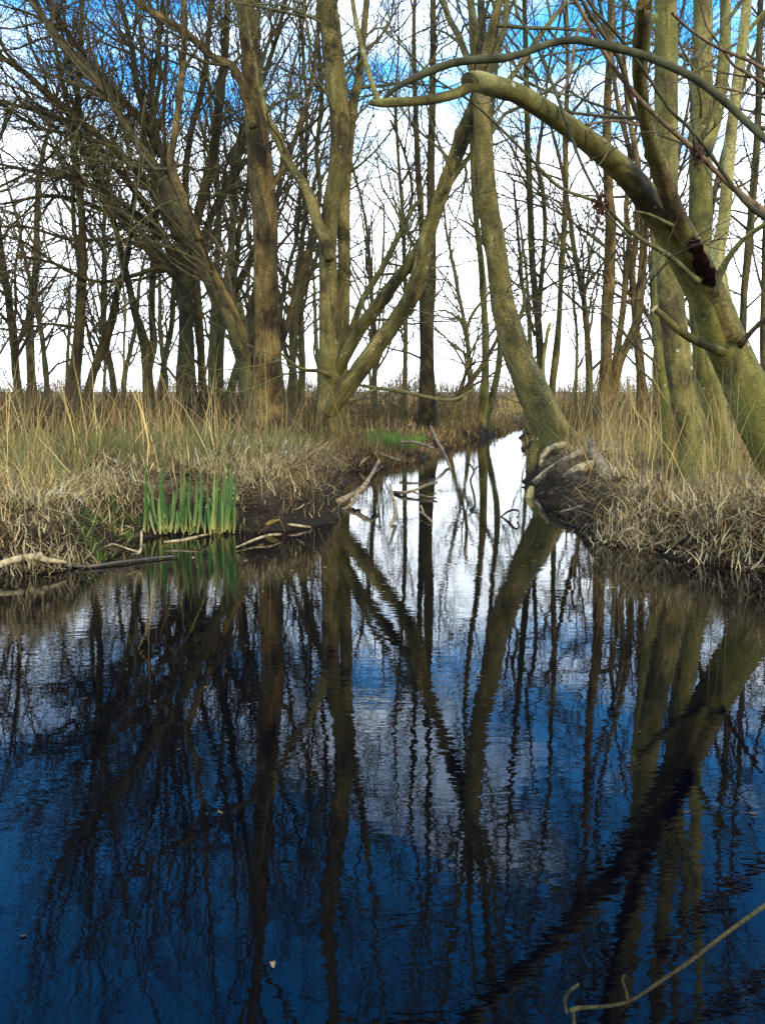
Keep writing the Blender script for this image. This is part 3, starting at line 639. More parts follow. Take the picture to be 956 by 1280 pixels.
make_tree('mossy pair of stems parting at the base, seen left of the slanting tree', 17, [
    S('trunk', [(604, 520, 17), (605, 490, 14), (607, 435, 12), (605, 390, 11), (603, 351, 11), (599, 310, 10), (595, 276, 9), (592, 230, 9), (590, 170, 8), (592, 100, 7)], top=.7, tw=.8),
    S('trunk', [(608, 520, 14), (614, 500, 12), (621, 470, 11), (624, 447, 10), (625, 410, 9), (622, 372, 9), (620, 320, 8), (616, 262, 7), (612, 190, 7), (618, 110, 6)], dd=(0, .5), top=.7, tw=.8),
], 'bark_mossy', 'twig_olive', H=12, seed=113)
make_tree('straight dark stem with a side stem close right of the slanting tree', 15, [
    S('trunk', [(678, 505, 15), (676, 460, 13), (673, 414, 12), (669, 370, 11), (665, 330, 11), (662, 246, 10), (659, 163, 9), (657, 80, 8), (655, 0, 7)], top=.8, tw=.9, t0=.3),
    S('limb', [(675, 440, 9), (673, 400, 9), (677, 340, 8), (681, 288, 7), (678, 240, 7), (672, 200, 6), (680, 140, 5)], dd=(0, .7), tw=1.0, top=.5),
    S('limb', [(668, 420, 5), (655, 370, 5), (648, 300, 4), (642, 230, 4)], dd=(0, .6), tw=1.0),
], 'bark_dark', 'twig', H=12, seed=127)
make_tree('slender slightly bent stem standing alone in the gap right of the slanting tree', 15.6, [
    S('trunk', [(688, 515, 14), (690, 480, 12), (695, 440, 11), (699, 390, 9), (701, 345, 9), (705, 280, 9), (707, 220, 9), (706, 170, 8), (709, 90, 7), (708, 20, 6)], top=.7, tw=.8, t0=.35),
], 'bark_olive', 'twig', H=12, seed=131)
make_tree('short snapped dead pole leaning beside the slanting tree', 13.5, [
    S('trunk', [(674, 500, 8), (677, 478, 7), (680, 445, 6), (684, 415, 6), (687, 405, 5)], tw=.4, cap=True, jag=.06, flare=.1),
], 'bark_pale', 'twig_olive', H=3, seed=137, name='dead_pole')
make_tree('three stemmed tree rising from the reeds left of the right cluster', 13.5, [
    S('trunk', [(757, 535, 30), (756, 500, 23), (757, 450, 20), (758, 400, 19), (761, 340, 18), (763, 280, 17), (760, 240, 15), (758, 180, 13), (759, 120, 12), (763, 50, 11), (764, -20, 10)], top=.8, tw=.5, t0=.4),
    S('trunk', [(762, 520, 18), (768, 480, 16), (775, 450, 15), (786, 425, 15), (796, 400, 15), (801, 350, 14), (804, 310, 13), (803, 260, 11), (796, 200, 9), (785, 140, 8), (778, 60, 7)], dd=(0, .5), top=.7, tw=.6),
    S('limb', [(766, 470, 12), (772, 430, 11), (778, 390, 10), (782, 340, 10), (786, 300, 9), (782, 260, 8), (790, 200, 6)], dd=(.1, 1), tw=.9, top=.4),
], 'bark_brown', 'twig', H=12, seed=139)
make_tree('brown trunk standing in the reeds right behind the three stemmed tree', 14.6, [
    S('trunk', [(803, 530, 20), (802, 490, 17), (798, 440, 14), (794, 400, 12), (790, 340, 10), (796, 280, 9), (790, 210, 8), (770, 120, 7)], top=.7, tw=.6),
], 'bark_brown', 'twig', H=11, seed=149)
make_tree('slim straight trunk seen in the gap right of the pale stem near the right edge', 12.5, [
    S('trunk', [(926, 540, 15), (927, 470, 13), (928, 400, 13), (930, 360, 12), (936, 300, 12), (940, 250, 12), (944, 200, 11), (947, 150, 11), (948, 80, 10), (950, 0, 9)], top=.7, tw=.9, t0=.35),
], 'bark_far', 'twig', H=11, seed=151)
make_tree('outermost thin trunk at the right edge behind the leaning mossy tree', 13.5, [
    S('trunk', [(950, 545, 13), (953, 470, 11), (954, 400, 11), (955, 340, 10), (957, 280, 10), (962, 200, 9), (968, 100, 8)], top=.7, tw=.9, t0=.35),
], 'bark_far', 'twig', H=11, seed=157)
make_tree('forked bare sapling with crooked stems in the bright gap left of the slanting tree', 14.5, [
    S('trunk', [(566, 520, 8), (574, 490, 7), (581, 470, 6), (586, 440, 6), (584, 410, 5), (592, 390, 5), (604, 375, 4), (618, 358, 3)], tw=1.2, flare=.2, burr=0),
    S('limb', [(572, 500, 9), (588, 478, 9), (604, 455, 8), (618, 430, 6), (628, 405, 4)], dd=(0, -.4), tw=1.2),
    S('limb', [(584, 415, 4), (572, 398, 4), (556, 388, 3), (540, 390, 2)], dd=(0, .3), tw=1.0),
], 'bark_olive', 'twig', H=4, seed=163, name='sapling')

# --- filler trees further back (copies of a few built ones)
def proto_tree(seed, H, r, mat, twig, nb=17, spread=(.35, .9), Lb=(1.4, 3.4)):
    rng = random.Random(seed); br = []
    d = Vector((rng.gauss(0, .06), rng.gauss(0, .06), 1)).normalized()
    pts = [(0, 0, -.2, r * 1.35), (d.x * .3, d.y * .3, .25, r)]; p = Vector((d.x * .3, d.y * .3, .25))
    for k in range(9):
        d = (d + Vector((rng.gauss(0, .07), rng.gauss(0, .07), .05))).normalized(); p = p + d * (H / 9.5)
        pts.append((p.x, p.y, p.z, r * (1 - .82 * (k + 1) / 9)))
    C = catmull(pts, .22); T = np.gradient(C[:, :3], axis=0)
    V, q_, a_, t_ = stem_geo(C, seed, sides=9, rough=.08, flare=.3)
    for k in range(nb):
        i_ = int((.18 + .8 * rng.random()) * (len(C) - 1)); dr = Vector(T[i_]).normalized()
        ax = dr.cross(Vector((rng.gauss(0, 1), rng.gauss(0, 1), 0))).normalized()
        nd = Matrix.Rotation(rng.uniform(*spread), 3, ax) @ dr
        grow(br, Vector(C[i_, :3]), nd, rng.uniform(*Lb), max(.012, C[i_, 3] * .5), 1, 3, rng, up=.07, wig=.12, dens=.9)
    Vb, qb, ab = tubes(br, lambda r_: 3 if r_ < .012 else 5)
    return (build_mesh('trunk', V, q_, M[mat], (0, 0, 0), {'barkco': ('FLOAT_VECTOR', a_)}, True, t_),
            build_mesh('crown', Vb, qb, M[twig], (0, 0, 0), {'barkco': ('FLOAT_VECTOR', ab)}))
protos = [proto_tree(201, 11, .13, 'bark_far', 'twig'), proto_tree(202, 12.5, .16, 'bark_dark', 'twig'), proto_tree(203, 9.5, .10, 'bark_far', 'twig_olive'), proto_tree(204, 12, .12, 'bark_far', 'twig')]
rf = random.Random(9)
for k in range(46):
    px = rf.uniform(-260, 1200)
    if k < 8: px = rf.uniform(-200, 330)
    d = rf.uniform(24, 48) if not (440 < px < 740) else rf.uniform(34, 55)
    if 440 < px < 940 and k % 2: continue
    x = (px - CX) / F * d
    lf = px < 400
    t = thing('bare_tree', 'thin bare tree standing far back among many beyond the %s reeds' % ('left hand' if lf else 'right hand' if px > 740 else 'middle'), 'tree', (x, d, .2), 'distant bare trees on the %s' % ('left' if lf else 'right' if px > 740 else 'middle'))
    t.rotation_euler = (0, 0, rf.uniform(0, 6.28)); s = rf.uniform(.75, 1.15); t.scale = (s, s, s)
    for me in protos[k % 4]:
        o = bpy.data.objects.new(me.name.split('.')[0], me); COL.objects.link(o); o.parent = t

wide = [proto_tree(211, 8.5, .09, 'bark_far', 'twig', 26, (.5, 1.2), (1.8, 4.0)), proto_tree(212, 9.5, .11, 'bark_dark', 'twig', 26, (.4, 1.1), (1.8, 4.2))]
for k, (px, d, wh) in enumerate([(-60, 15, 'out past the left edge'), (30, 18.5, 'left of the slender dark upright trunk'), (64, 26, 'far behind the slender dark upright trunk'), (150, 25, 'far behind the thin pale pole'), (225, 20.5, 'behind the dark stout trunk'), (300, 19, 'behind the slim twin trunks'), (378, 21, 'behind the slim curved trunk'), (468, 26, 'in the gap between the leaning limbs'), (735, 21, 'in the gap left of the three stemmed tree'), (835, 18, 'behind the right cluster'), (985, 17, 'out past the right edge')]):
    x = (px - CX) / F * d
    t = thing('bare_tree', 'spreading twiggy bare tree ' + wh, 'tree', (x, d, gz(x, d) - .02), 'spreading twiggy trees behind the main trunks')
    t.rotation_euler = (0, 0, k * 2.1); s = rf.uniform(.8, 1.1); t.scale = (s, s, s)
    for me in wide[k % 2]:
        o = bpy.data.objects.new(me.name.split('.')[0], me); COL.objects.link(o); o.parent = t

# --- twiggy bushes behind the grass
def proto_bush(seed, mat):
    rng = random.Random(seed); br = []
    for k in range(16):
        a = rng.uniform(0, 6.28); nd = Vector((math.cos(a) * .5, math.sin(a) * .5, 1)).normalized()
        grow(br, Vector((math.cos(a) * .1, math.sin(a) * .1, -.05)), nd, rng.uniform(.9, 1.7), .013, 1, 3, rng, up=.02, wig=.16)
    V, q_, a_ = tubes(br, lambda r_: 3)
    return build_mesh('stems', V, q_, M[mat], (0, 0, 0))
bushes = [proto_bush(301, 'twig'), proto_bush(302, 'twig_olive'), proto_bush(303, 'twig')]
BU = [(8, 12.5, 'at the left edge'), (60, 16, 'behind the left grass near the slender dark trunk'), (135, 17, 'between the two far left trunks and the forked trunk'),
      (215, 18, 'behind the dark stout trunk'), (300, 16.5, 'behind the leaning limb of the tall straight trunk'), (385, 14, 'between the tall trunk and the double trunk'),
      (450, 15, 'right behind the double trunk'), (500, 20, 'in the bright gap left of the dark twin trunks'), (580, 24, 'in the bright gap right of the dark twin trunks'),
      (722, 20, 'left of the three stemmed tree'), (738, 16, 'at the foot of the three stemmed tree'), (820, 15, 'behind the right cluster'), (935, 14, 'behind the leaning mossy tree')]
for k, (px, d, where) in enumerate(BU):
    x = (px - CX) / F * d
    t = tag(link('bush', bushes[k % 3], None, (x, d, gz(x, d))), 'low bare twiggy bush ' + where, 'bush', 'low bare bushes behind the grass')
    t.rotation_euler = (0, 0, k * 1.3); s = [1.25, .9, 1.1, .8, 1.0, .95, .8, 1.2, 1.1, .9, .8, 1.0, 1.0][k]; t.scale = (s * 1.25, s * 1.25, s * .75)

# distant woodland belt
rs = np.random.RandomState(17)
br = []
for k in range(6000):
    a = rs.uniform(-.62, .62); d = rs.uniform(85, 150); x = math.tan(a) * d
    h = d * (.005 + .018 * abs(math.sin(a * 9) + .6 * math.sin(a * 23 + 1) + .4 * math.sin(a * 61))) * rs.uniform(.4, 1.25) + .5
    lean = rs.normal(0, .22, 2)
    pts = [(x, d, .1), (x + lean[0] * h * .4, d + lean[1], h * .55), (x + lean[0] * h, d + lean[1] * h, h)]
    r = rs.uniform(.02, .05); br.append((pts, [r, r * .8, .015]))
V, q_, a_ = tubes(br, lambda r_: 3)
o = link('distant_woodland', build_mesh('distant_woodland', V, q_, M['scrub_far']))
tag(o, 'low hazy belt of bare scrub along the horizon', 'woodland')['kind'] = 'stuff'

# ------------------------------------------------------------------ grasses and reeds
def blades(name, xy, h, width, lean, curve, cols, label, cat, nseg=4, seed=0, zoff=0.0, droopdir=None, mat='blade', kink=0.0, base_col=None, wob=.22):
    rs = np.random.RandomState(seed); n = len(xy); x, y = xy[:, 0], xy[:, 1]
    z = ground(x, y) + zoff
    th = rs.uniform(0, 2 * math.pi, n)
    dirx, diry = np.cos(th), np.sin(th)
    if droopdir is not None:
        k = droopdir[2] if len(droopdir) > 2 else .7
        dirx = dirx * (1 - k) + droopdir[0] * k; diry = diry * (1 - k) + droopdir[1] * k
        m_ = np.hypot(dirx, diry) + 1e-6; dirx, diry = dirx / m_, diry / m_
    wa = rs.uniform(0, 2 * math.pi, n); wx, wy = np.cos(wa), np.sin(wa)
    S_ = nseg + 1; t = np.linspace(0, 1, S_)
    ln = lean[:, None] + curve[:, None] * t[None, :] ** 1.3
    ln = ln + np.cumsum(rs.normal(0, wob, ln.shape), 1)
    if kink > 0:
        kt = rs.uniform(.35, .9, n)[:, None]; ka = (rs.random(n) < kink)[:, None] * rs.uniform(.6, 2.0, n)[:, None]
        ln = ln + ka * (t[None, :] > kt)
    step = (h / nseg)[:, None]
    hor = np.concatenate([np.zeros((n, 1)), np.cumsum(np.sin(ln[:, :-1]) * step, 1)], 1)
    ver = np.concatenate([np.zeros((n, 1)), np.cumsum(np.cos(ln[:, :-1]) * step, 1)], 1)
    cx = x[:, None] + dirx[:, None] * hor; cy = y[:, None] + diry[:, None] * hor; cz = z[:, None] + ver
    wd = width[:, None] * (1 - t[None, :] ** 1.6 * .9) / 2
    V = np.empty((n, S_, 2, 3))
    V[:, :, 0, 0] = cx - wx[:, None] * wd; V[:, :, 1, 0] = cx + wx[:, None] * wd
    V[:, :, 0, 1] = cy - wy[:, None] * wd; V[:, :, 1, 1] = cy + wy[:, None] * wd
    V[:, :, 0, 2] = cz; V[:, :, 1, 2] = cz + rs.uniform(-.25, .25, n)[:, None] * wd
    C = np.ones((n, S_, 2, 4)); C[:, :, :, :3] = cols[:, None, None, :]
    if base_col is not None:
        f = np.clip(1 - t * 4.5, 0, 1)[None, :, None, None]; C[:, :, :, :3] = C[:, :, :, :3] * (1 - f) + np.array(base_col) * f
    i_ = np.arange(nseg); q_ = np.stack([i_ * 2, i_ * 2 + 1, i_ * 2 + 3, i_ * 2 + 2], -1)
    Q = (q_[None] + (np.arange(n) * S_ * 2)[:, None, None]).reshape(-1, 4)
    o = link(name, build_mesh(name, V.reshape(-1, 3), Q, M[mat], (0, 0, 0), {'tint': ('FLOAT_COLOR', C.reshape(-1, 4))}))
    if label: tag(o, label, cat); o['kind'] = 'stuff'
    return o
def palette(n, cs, ws, seed, var=.25):
    rs = np.random.RandomState(seed); cs = np.array(cs); k = rs.choice(len(cs), n, p=np.array(ws) / sum(ws))
    return np.clip(cs[k] * rs.uniform(1 - var, 1 + var, (n, 1)) * rs.uniform(.93, 1.07, (n, 3)), .003, .8)
def scatter(n, x0, x1, y0, y1, smin, smax, seed, clump=0.0, keep=None, ypow=1.0):
    rs = np.random.RandomState(seed); out = []; tot = 0
    while tot < n:
        m = n * 2
        y = y0 + (y1 - y0) * rs.random(m) ** ypow; x = rs.uniform(x0, x1, m)
        vis = np.abs(x) < y * .52 + 1.0
        x, y = x[vis], y[vis]; s = sdist(x, y); ok = (s > smin) & (s < smax)
        if keep is not None: ok &= keep(x, y)
        if clump > 0:
            c = np.sin(x * 7.3 + 2 * np.sin(y * 3.1)) + np.sin(y * 9.1 + 2.2 * np.sin(x * 4.7)) + .8 * np.sin(x * 17 + y * 13)
            ok &= (c * clump + rs.uniform(-1, 1, len(c)) > -.15)
        a = np.stack([x[ok], y[ok]], 1); out.append(a); tot += len(a)
    return np.concatenate(out)[:n]
def patchy(xy, c):
    x, y = xy[:, 0], xy[:, 1]
    f = np.sin(x * 2.1 + 1.3 * np.sin(y * 1.7)) + np.sin(y * 2.9 + 1.9 * np.sin(x * 1.3)) + .6 * np.sin(x * 6.1 - y * 4.3)
    f = np.clip(f * .6, 0, 1)[:, None]; g2 = np.clip((y - 5.2) / 4, 0, .8)[:, None]
    c = c * (1 - f) + np.array((.15, .11, .035)) * f * (c.mean(1, keepdims=True) / .25)
    return c * (1 - g2) + np.array((.13, .098, .028)) * g2 * (c.mean(1, keepdims=True) / .25)
STRAW = (.46, .33, .11); PALE = (.52, .41, .18); TAN = (.32, .205, .065); OCHRE = (.27, .165, .055); RUST = (.19, .10, .035); OLIVE = (.14, .14, .035); GREEN = (.06, .12, .02); GREY = (.24, .185, .09); BROWN = (.10, .062, .022)
R_ = np.random.RandomState
left = lambda x, y: ~((x > -1.4) & (x < -.8) & (y < 5.4)) & (x < .9 + (y - 11) * .1) & (x < 1.0)
leftnear = lambda x, y: (x < -.35)
# left bank meadow
n = 46000; xy = scatter(n, -9, 1.2, 3.6, 13, .34, 99, 21, 1.0, left, 1.25); r = R_(1); sh = np.where((xy[:, 1] > 6.6) & (xy[:, 0] > -2.0), .38, 1.0) * np.clip(1.25 - (xy[:, 1] - 4) * .06, .5, 1.2)
blades('dry_grass', xy, r.uniform(.06, .30, n) * r.uniform(.5, 1.2, n) * sh, r.uniform(.0035, .0075, n), r.uniform(0, 1.4, n), r.uniform(.2, 2.2, n),
       patchy(xy, palette(n, [STRAW, PALE, TAN, OLIVE, BROWN, GREY], [4, 2.4, 3, 1.6, 2.0, 1.4], 2)), 'dense straw coloured dead grass covering the left bank', 'grass', 4, 3, kink=.3)
n = 1300; xy = scatter(n, -7, .6, 4.3, 12.5, .45, 99, 22, .5, leftnear, 1.2); r = R_(4)
blades('tall_grass_stalks', xy, r.uniform(.3, 1.0, n), r.uniform(.0045, .009, n), np.abs(r.normal(0, .35, n)), r.uniform(-.1, .5, n),
       palette(n, [STRAW, PALE, TAN, OCHRE, BROWN], [4, 2, 3, 2, 4], 5, .4), 'tall thin dry stalks standing up out of the left bank grass', 'grass', 5, 6, kink=.25)
n = 15000; xy = scatter(n, -7, 1.0, 4.6, 13, .30, 99, 23, .7, left, 1.1); r = R_(7)
blades('green_grass', xy, r.uniform(.08, .28, n), r.uniform(.004, .009, n), r.uniform(0, .7, n), r.uniform(.1, 1.0, n),
       palette(n, [OLIVE, GREEN, (.17, .19, .04), (.09, .08, .025)], [4, 1.5, 2, 3], 8), 'low green growth mixed into the left bank grass', 'grass', 3, 9)
# matted bleached grass hanging over the edges
def hang(n, smin, smax, seed, keep, name, label, w=(.004, .011), L=(.04, .19), cs=None, clump=.9, lean=(.6, 2.0)):
    xy = scatter(n, -6, 6, 3.4, 15, smin, smax, seed, clump, keep, 1.3); r = R_(seed + 1); e = .02
    gxx = sdist(xy[:, 0] + e, xy[:, 1]) - sdist(xy[:, 0] - e, xy[:, 1]); gyy = sdist(xy[:, 0], xy[:, 1] + e) - sdist(xy[:, 0], xy[:, 1] - e)
    m_ = np.hypot(gxx, gyy) + 1e-6
    blades(name, xy, r.uniform(*L, n), r.uniform(*w, n), r.uniform(*lean, n), r.uniform(-.6, 2.2, n),
           palette(n, cs or [PALE, GREY, STRAW, (.62, .57, .42), TAN], [3, 3, 2, 2, 1][:len(cs) if cs else 5], seed + 2), label, 'grass', 5, seed + 3, .03, (-gxx / m_, -gyy / m_, .5), kink=.4, wob=.38)
noiris = lambda x, y: ~((x > -1.45) & (x < -.75) & (y < 5.55))
hang(4200, .27, .80, 31, lambda x, y: (x < .0) & noiris(x, y), 'matted_grass', 'bleached matted grass drooping over the edge of the left bank')
hang(4600, .26, .75, 41, lambda x, y: (x > 1.1) & (y < 8.5) & ~((x > 1.0) & (x < 2.0) & (y > 5.6) & (np.sin(x * 91 + y * 57) > -.96)), 'matted_grass', 'bleached matted grass drooping over the edge of the right bank', cs=[(.58, .47, .24), TAN, (.16, .11, .05), (.58, .49, .28), BROWN])
hang(5000, .05, 1.1, 51, lambda x, y: (x < 1.9) & (x > -.6) & (y > 8.5), 'matted_grass', 'brown tangle of dead stems on the low bank at the bend of the channel', (.006, .012), (.05, .14), [BROWN, TAN, RUST, (.2, .15, .09)], .3, (.4, 1.5))
def tufts(pts, n, seed, cs, name, label, L=(.04, .15), w=(.003, .008), sp=.10):
    c = np.random.RandomState(seed).choice(len(pts), n); pp = np.array(pts)[c]
    xy = pp[:, :2] + np.random.RandomState(seed + 1).normal(0, sp, (n, 2)) * pp[:, 2:3]; r = R_(seed + 2)
    blades(name, xy, r.uniform(*L, n), r.uniform(*w, n), r.uniform(0, 2.0, n), r.uniform(-1.2, 1.6, n), palette(n, cs, [1] * len(cs), seed + 3, .3), label, 'grass', 5, seed + 4, .02, None, kink=.4, wob=.3)
tp = []
for px, py in [(850, 612), (868, 605), (885, 622), (905, 630), (920, 612), (938, 618), (952, 604), (945, 640), (915, 648), (862, 640), (838, 622), (800, 628), (785, 634), (812, 640)]:
    d_ = 5.6; p_ = P(px, py, d_)
    while p_.z < gz(p_.x, p_.y) + .03 and d_ > 3: d_ -= .04; p_ = P(px, py, d_)
    tp.append((p_.x, p_.y, 1.0))
tufts(tp, 5600, 401, [(.58, .47, .25), (.38, .29, .13), (.62, .52, .30), (.16, .11, .045), (.10, .065, .03)], 'matted_grass', 'woolly bleached mats of dead grass hanging on the bank below the right cluster')
tp = []
for px, py in [(20, 600), (50, 640), (30, 665), (60, 610), (110, 618), (130, 600), (330, 590), (350, 575), (300, 600), (375, 585), (5, 630), (160, 610)]:
    d_ = 6.2; p_ = P(px, py, d_)
    while p_.z < gz(p_.x, p_.y) + .03 and d_ > 3: d_ -= .04; p_ = P(px, py, d_)
    tp.append((p_.x, p_.y, 1.2))
tufts(tp, 4200, 411, [(.48, .39, .19), (.34, .25, .10), (.52, .44, .24), (.15, .10, .04), (.09, .06, .025)], 'matted_grass', 'woolly bleached mats of dead grass along the edge of the left bank')
# right bank
rk = lambda x, y: (x > 1.2) & ~((x > 1.0) & (x < 2.1) & (y > 5.5) & (y < 8.2) & (np.sin(x * 91 + y * 57) > -.97))
n = 20000; xy = scatter(n, 1.2, 8, 4.0, 13, .34, 99, 61, .5, rk, 1.2); r = R_(62)
blades('dry_grass', xy, r.uniform(.10, .32, n), r.uniform(.003, .007, n), r.uniform(.1, 1.3, n), r.uniform(.2, 1.6, n),
       palette(n, [STRAW, TAN, GREY, BROWN, OLIVE], [2, 3, 3, 2, .8], 63), 'trampled dead grass and litter on the right bank', 'grass', 4, 64, kink=.3)
n = 800; xy = scatter(n, 1.2, 4.5, 4.9, 9.5, .3, 99, 65, .8, lambda x, y: x > 1.2, 1.0); r = R_(66)
blades('tall_grass_stalks', xy, r.uniform(.4, 1.15, n), r.uniform(.004, .008, n), r.uniform(0, .45, n), r.uniform(-.1, .4, n),
       palette(n, [STRAW, PALE, TAN, OCHRE], [4, 2, 3, 2], 67), 'tall dry stalks leaning over the right bank among the trunks', 'grass', 5, 68, kink=.35)
# reed bed behind everything
def reeds(n, y0, y1, h, seed, name, label, keep=None, w=(.006, .014), x0=-30, x1=30, ws=(3, 3, 2, 1), dark=1.0):
    xy = scatter(n, x0, x1, y0, y1, .3, 999, seed, .35, keep, 1.1); r = R_(seed + 1)
    fld = np.sin(xy[:, 0] * 1.1 + 1.5 * np.sin(xy[:, 1] * .6)) + np.sin(xy[:, 1] * .9 + xy[:, 0] * .45) + .7 * np.sin(xy[:, 0] * 3.3 + xy[:, 1])
    blades(name, xy, r.uniform(h[0], h[1], n) * np.clip(.86 + .17 * fld, .4, 1.2), r.uniform(*w, n), np.abs(r.normal(0, .28, n)), r.uniform(-.1, .6, n),
           palette(n, [OCHRE, TAN, RUST, STRAW], ws, seed + 2, .5) * R_(seed + 4).choice([dark, 1.0], (n, 1), p=[.7, .3]), label, 'reeds', 3, seed + 3, kink=.1)
reeds(16000, 12.5, 22, (.35, .78), 71, 'reed_bed', 'rust brown dead reeds and undergrowth behind the left bank', lambda x, y: (x < 2.4 - (y > 14) * .3) & ((x / y < -.055) | (y > 19)), ws=(2, 2, 1, .5), dark=.35)
reeds(5600, 9.5, 22, (.3, .85), 81, 'reed_bed', 'orange brown reeds standing behind the right bank', lambda x, y: x > 2.5 + (y - 9.5) * .12, dark=.4, ws=(3, 2, 3, .7))
reeds(15000, 22, 60, (.25, .72), 91, 'reed_bed', 'pale orange reed bed stretching to the horizon', lambda x, y: (y > 30) | (x / y < -.055) | (x / y > .17), (.015, .035))
n = 1500; xy = scatter(n, -.2, .75, 11.0, 12.6, .3, 3, 95, .3, lambda x, y: (x > -.3) & (x < .75)); r = R_(96)
blades('green_grass', xy, r.uniform(.06, .22, n), r.uniform(.006, .011, n), r.uniform(0, .6, n), r.uniform(.1, .8, n),
       palette(n, [(.10, .22, .03), (.16, .30, .05)], [1, 1], 97), 'bright green grass patch on the bank at the bend of the channel', 'grass', 3, 98)
n = 900; xy = scatter(n, 1.9, 3.2, 7.6, 10.5, .3, 4, 99, .6, rk); r = R_(100)
blades('green_grass', xy, r.uniform(.06, .2, n), r.uniform(.004, .009, n), r.uniform(0, .6, n), r.uniform(.1, .8, n),
       palette(n, [(.10, .18, .03), (.18, .24, .05)], [1, 1], 101), 'small green grass tufts behind the dead wood on the right bank', 'grass', 3, 102)

n = 5200; xy = scatter(n, .9, 6, 12.5, 24, .0, .8, 121, .1, None, 1.0); r = R_(122)
blades('dead_stems', xy, r.uniform(.06, .22, n), r.uniform(.010, .022, n), np.abs(r.normal(.3, .5, n)), r.uniform(0, 1.4, n),
       palette(n, [BROWN, (.17, .11, .045), TAN, OLIVE], [4, 3, 2, 1], 123, .4), 'brown tangle of dead stems where the channel turns out of sight', 'dead stems', 4, 124, .0, kink=.3)
n = 3200; xy = np.concatenate([np.random.RandomState(125 + k).normal((cx_, cy_), (.32, .28), (m, 2)) for k, (cx_, cy_, m) in enumerate([(-1.45, 11.2, 800), (-.62, 10.1, 900), (-1.0, 10.3, 500), (-.15, 9.9, 400), (3.3, 13.2, 600)])]); r = R_(126)
blades('bramble_stems', xy, r.uniform(.08, .2, n) * r.choice([1, 1, 1.5, 2.6], n), r.uniform(.004, .009, n), np.abs(r.normal(.1, .35, n)), r.uniform(-.2, 1.2, n),
       palette(n, [RUST, BROWN, OCHRE, (.10, .11, .03)], [3, 4, 2, 2], 127, .4), 'rusty bramble and sucker stems round the feet of the trunks', 'dead stems', 4, 128, .0, kink=.3)
n = 9000; xy = scatter(n, -1.8, 7, 11, 34, .1, 99, 161, .1, lambda x, y: (x / y > -.06) & (x / y < .19), 1.0); r = R_(162)
blades('low_grass', xy, r.uniform(.05, .22, n), r.uniform(.010, .026, n), np.abs(r.normal(.3, .5, n)), r.uniform(0, 1.4, n),
       palette(n, [BROWN, TAN, STRAW, OLIVE], [3, 4, 2, 1], 163, .4), 'low pale brown grass on the flat ground beyond the bend', 'grass', 3, 164, .0, kink=.3)
# dangling roots and stems on the undercut edges
n = 1700; xy = np.concatenate([scatter(1100, -1.3, -.2, 4.9, 9.2, .12, .34, 165, .6, lambda x, y: x < 0, 1.0), scatter(600, 1.1, 2.6, 3.9, 8, .10, .30, 166, .6, lambda x, y: (x > 1) & ~((x > 1.0) & (x < 2.05) & (y > 5.6) & (y < 8.3)), 1.0)]); r = R_(167); e = .02
ga = sdist(xy[:, 0] + e, xy[:, 1]) - sdist(xy[:, 0] - e, xy[:, 1]); gb = sdist(xy[:, 0], xy[:, 1] + e) - sdist(xy[:, 0], xy[:, 1] - e); m_ = np.hypot(ga, gb) + 1e-6
blades('hanging_roots', xy, r.uniform(.10, .30, n), r.uniform(.003, .007, n), r.uniform(.9, 1.5, n), r.uniform(.4, 1.7, n),
       palette(n, [PALE, TAN, BROWN, (.05, .035, .02)], [2, 2, 3, 3], 168), 'thin roots and stems dangling over the undercut edge of the banks', 'roots', 5, 169, .04, (-ga / m_, -gb / m_, .75), kink=.3, wob=.25)
# young iris shoots at the water's edge
def iris(label, px_list, seed, d):
    rs = random.Random(seed); cx = sum(p[0] for p in px_list) / len(px_list)
    b = W(cx, 664, .0); b.y = d; base = Vector(((cx - CX) / F * d, d, 0.0))
    t = thing('iris_clump', label, 'plant', base, "iris shoots at the water's edge")
    for (px, top, lean) in px_list + [(p[0] + rs.uniform(-9, 9), p[1] + rs.uniform(2, 45), rs.uniform(-9, 9)) for p in px_list for _ in (0, 1)][::1]:
        dj = d + rs.uniform(-.08, .06); b0 = P(px, 664 + rs.uniform(-3, 5), dj)
        tp = P(px + lean, top, dj + rs.uniform(-.05, .05)); nseg = 8
        hue = rs.random() ** 1.3; w = rad(rs.uniform(1.7, 3.1), d); lean += rs.uniform(-7, 7); V = []; C = []
        a = rs.uniform(-.7, .7); side = Vector((math.cos(a), math.sin(a), 0)); nrm = Vector((-side.y, side.x, 0))
        for k in range(nseg + 1):
            tt = k / nseg; p = b0.lerp(tp, tt) + Vector((lean * .0012 * math.sin(tt * 3.1), 0, 0)) + nrm * .015 * math.sin(tt * 2.5) * rs.choice([1, 1])
            wd = w * (.75 + .5 * math.sin(min(1, tt * 1.3) * 2.6)) * (1 if tt < .7 else max(.04, max(0, 1 - (tt - .7) / .3) ** .8))
            for f in (-1, 0, 1):
                V.append(tuple(p + side * wd * f + nrm * (.15 * w * (1 - abs(f)))))
                c = Vector((.045, .125, .025)).lerp(Vector((.16, .21, .05)), hue)
                if tt < .3: c = c.lerp(Vector((.36, .30, .07)), (1 - tt / .3) * .8)
                if tt > .93 and hue > .4: c = Vector((.30, .22, .08))
                C.append((c.x, c.y, c.z, 1))
        Q = []
        for k in range(nseg):
            for f in (0, 1): Q.append((k * 3 + f, k * 3 + f + 1, (k + 1) * 3 + f + 1, (k + 1) * 3 + f))
        link('leaf', build_mesh('leaf', V, Q, M['leaf_green'], base, {'tint': ('FLOAT_COLOR', C)}), t, base)
iris('left clump of young green iris leaves, leaning a little left', [(186, 574, -6), (192, 600, -8), (196, 615, 6), (203, 600, -3), (206, 577, -5), (209, 622, -10), (213, 612, 4), (200, 630, 12), (210, 598, 10)], 1, 5.05)
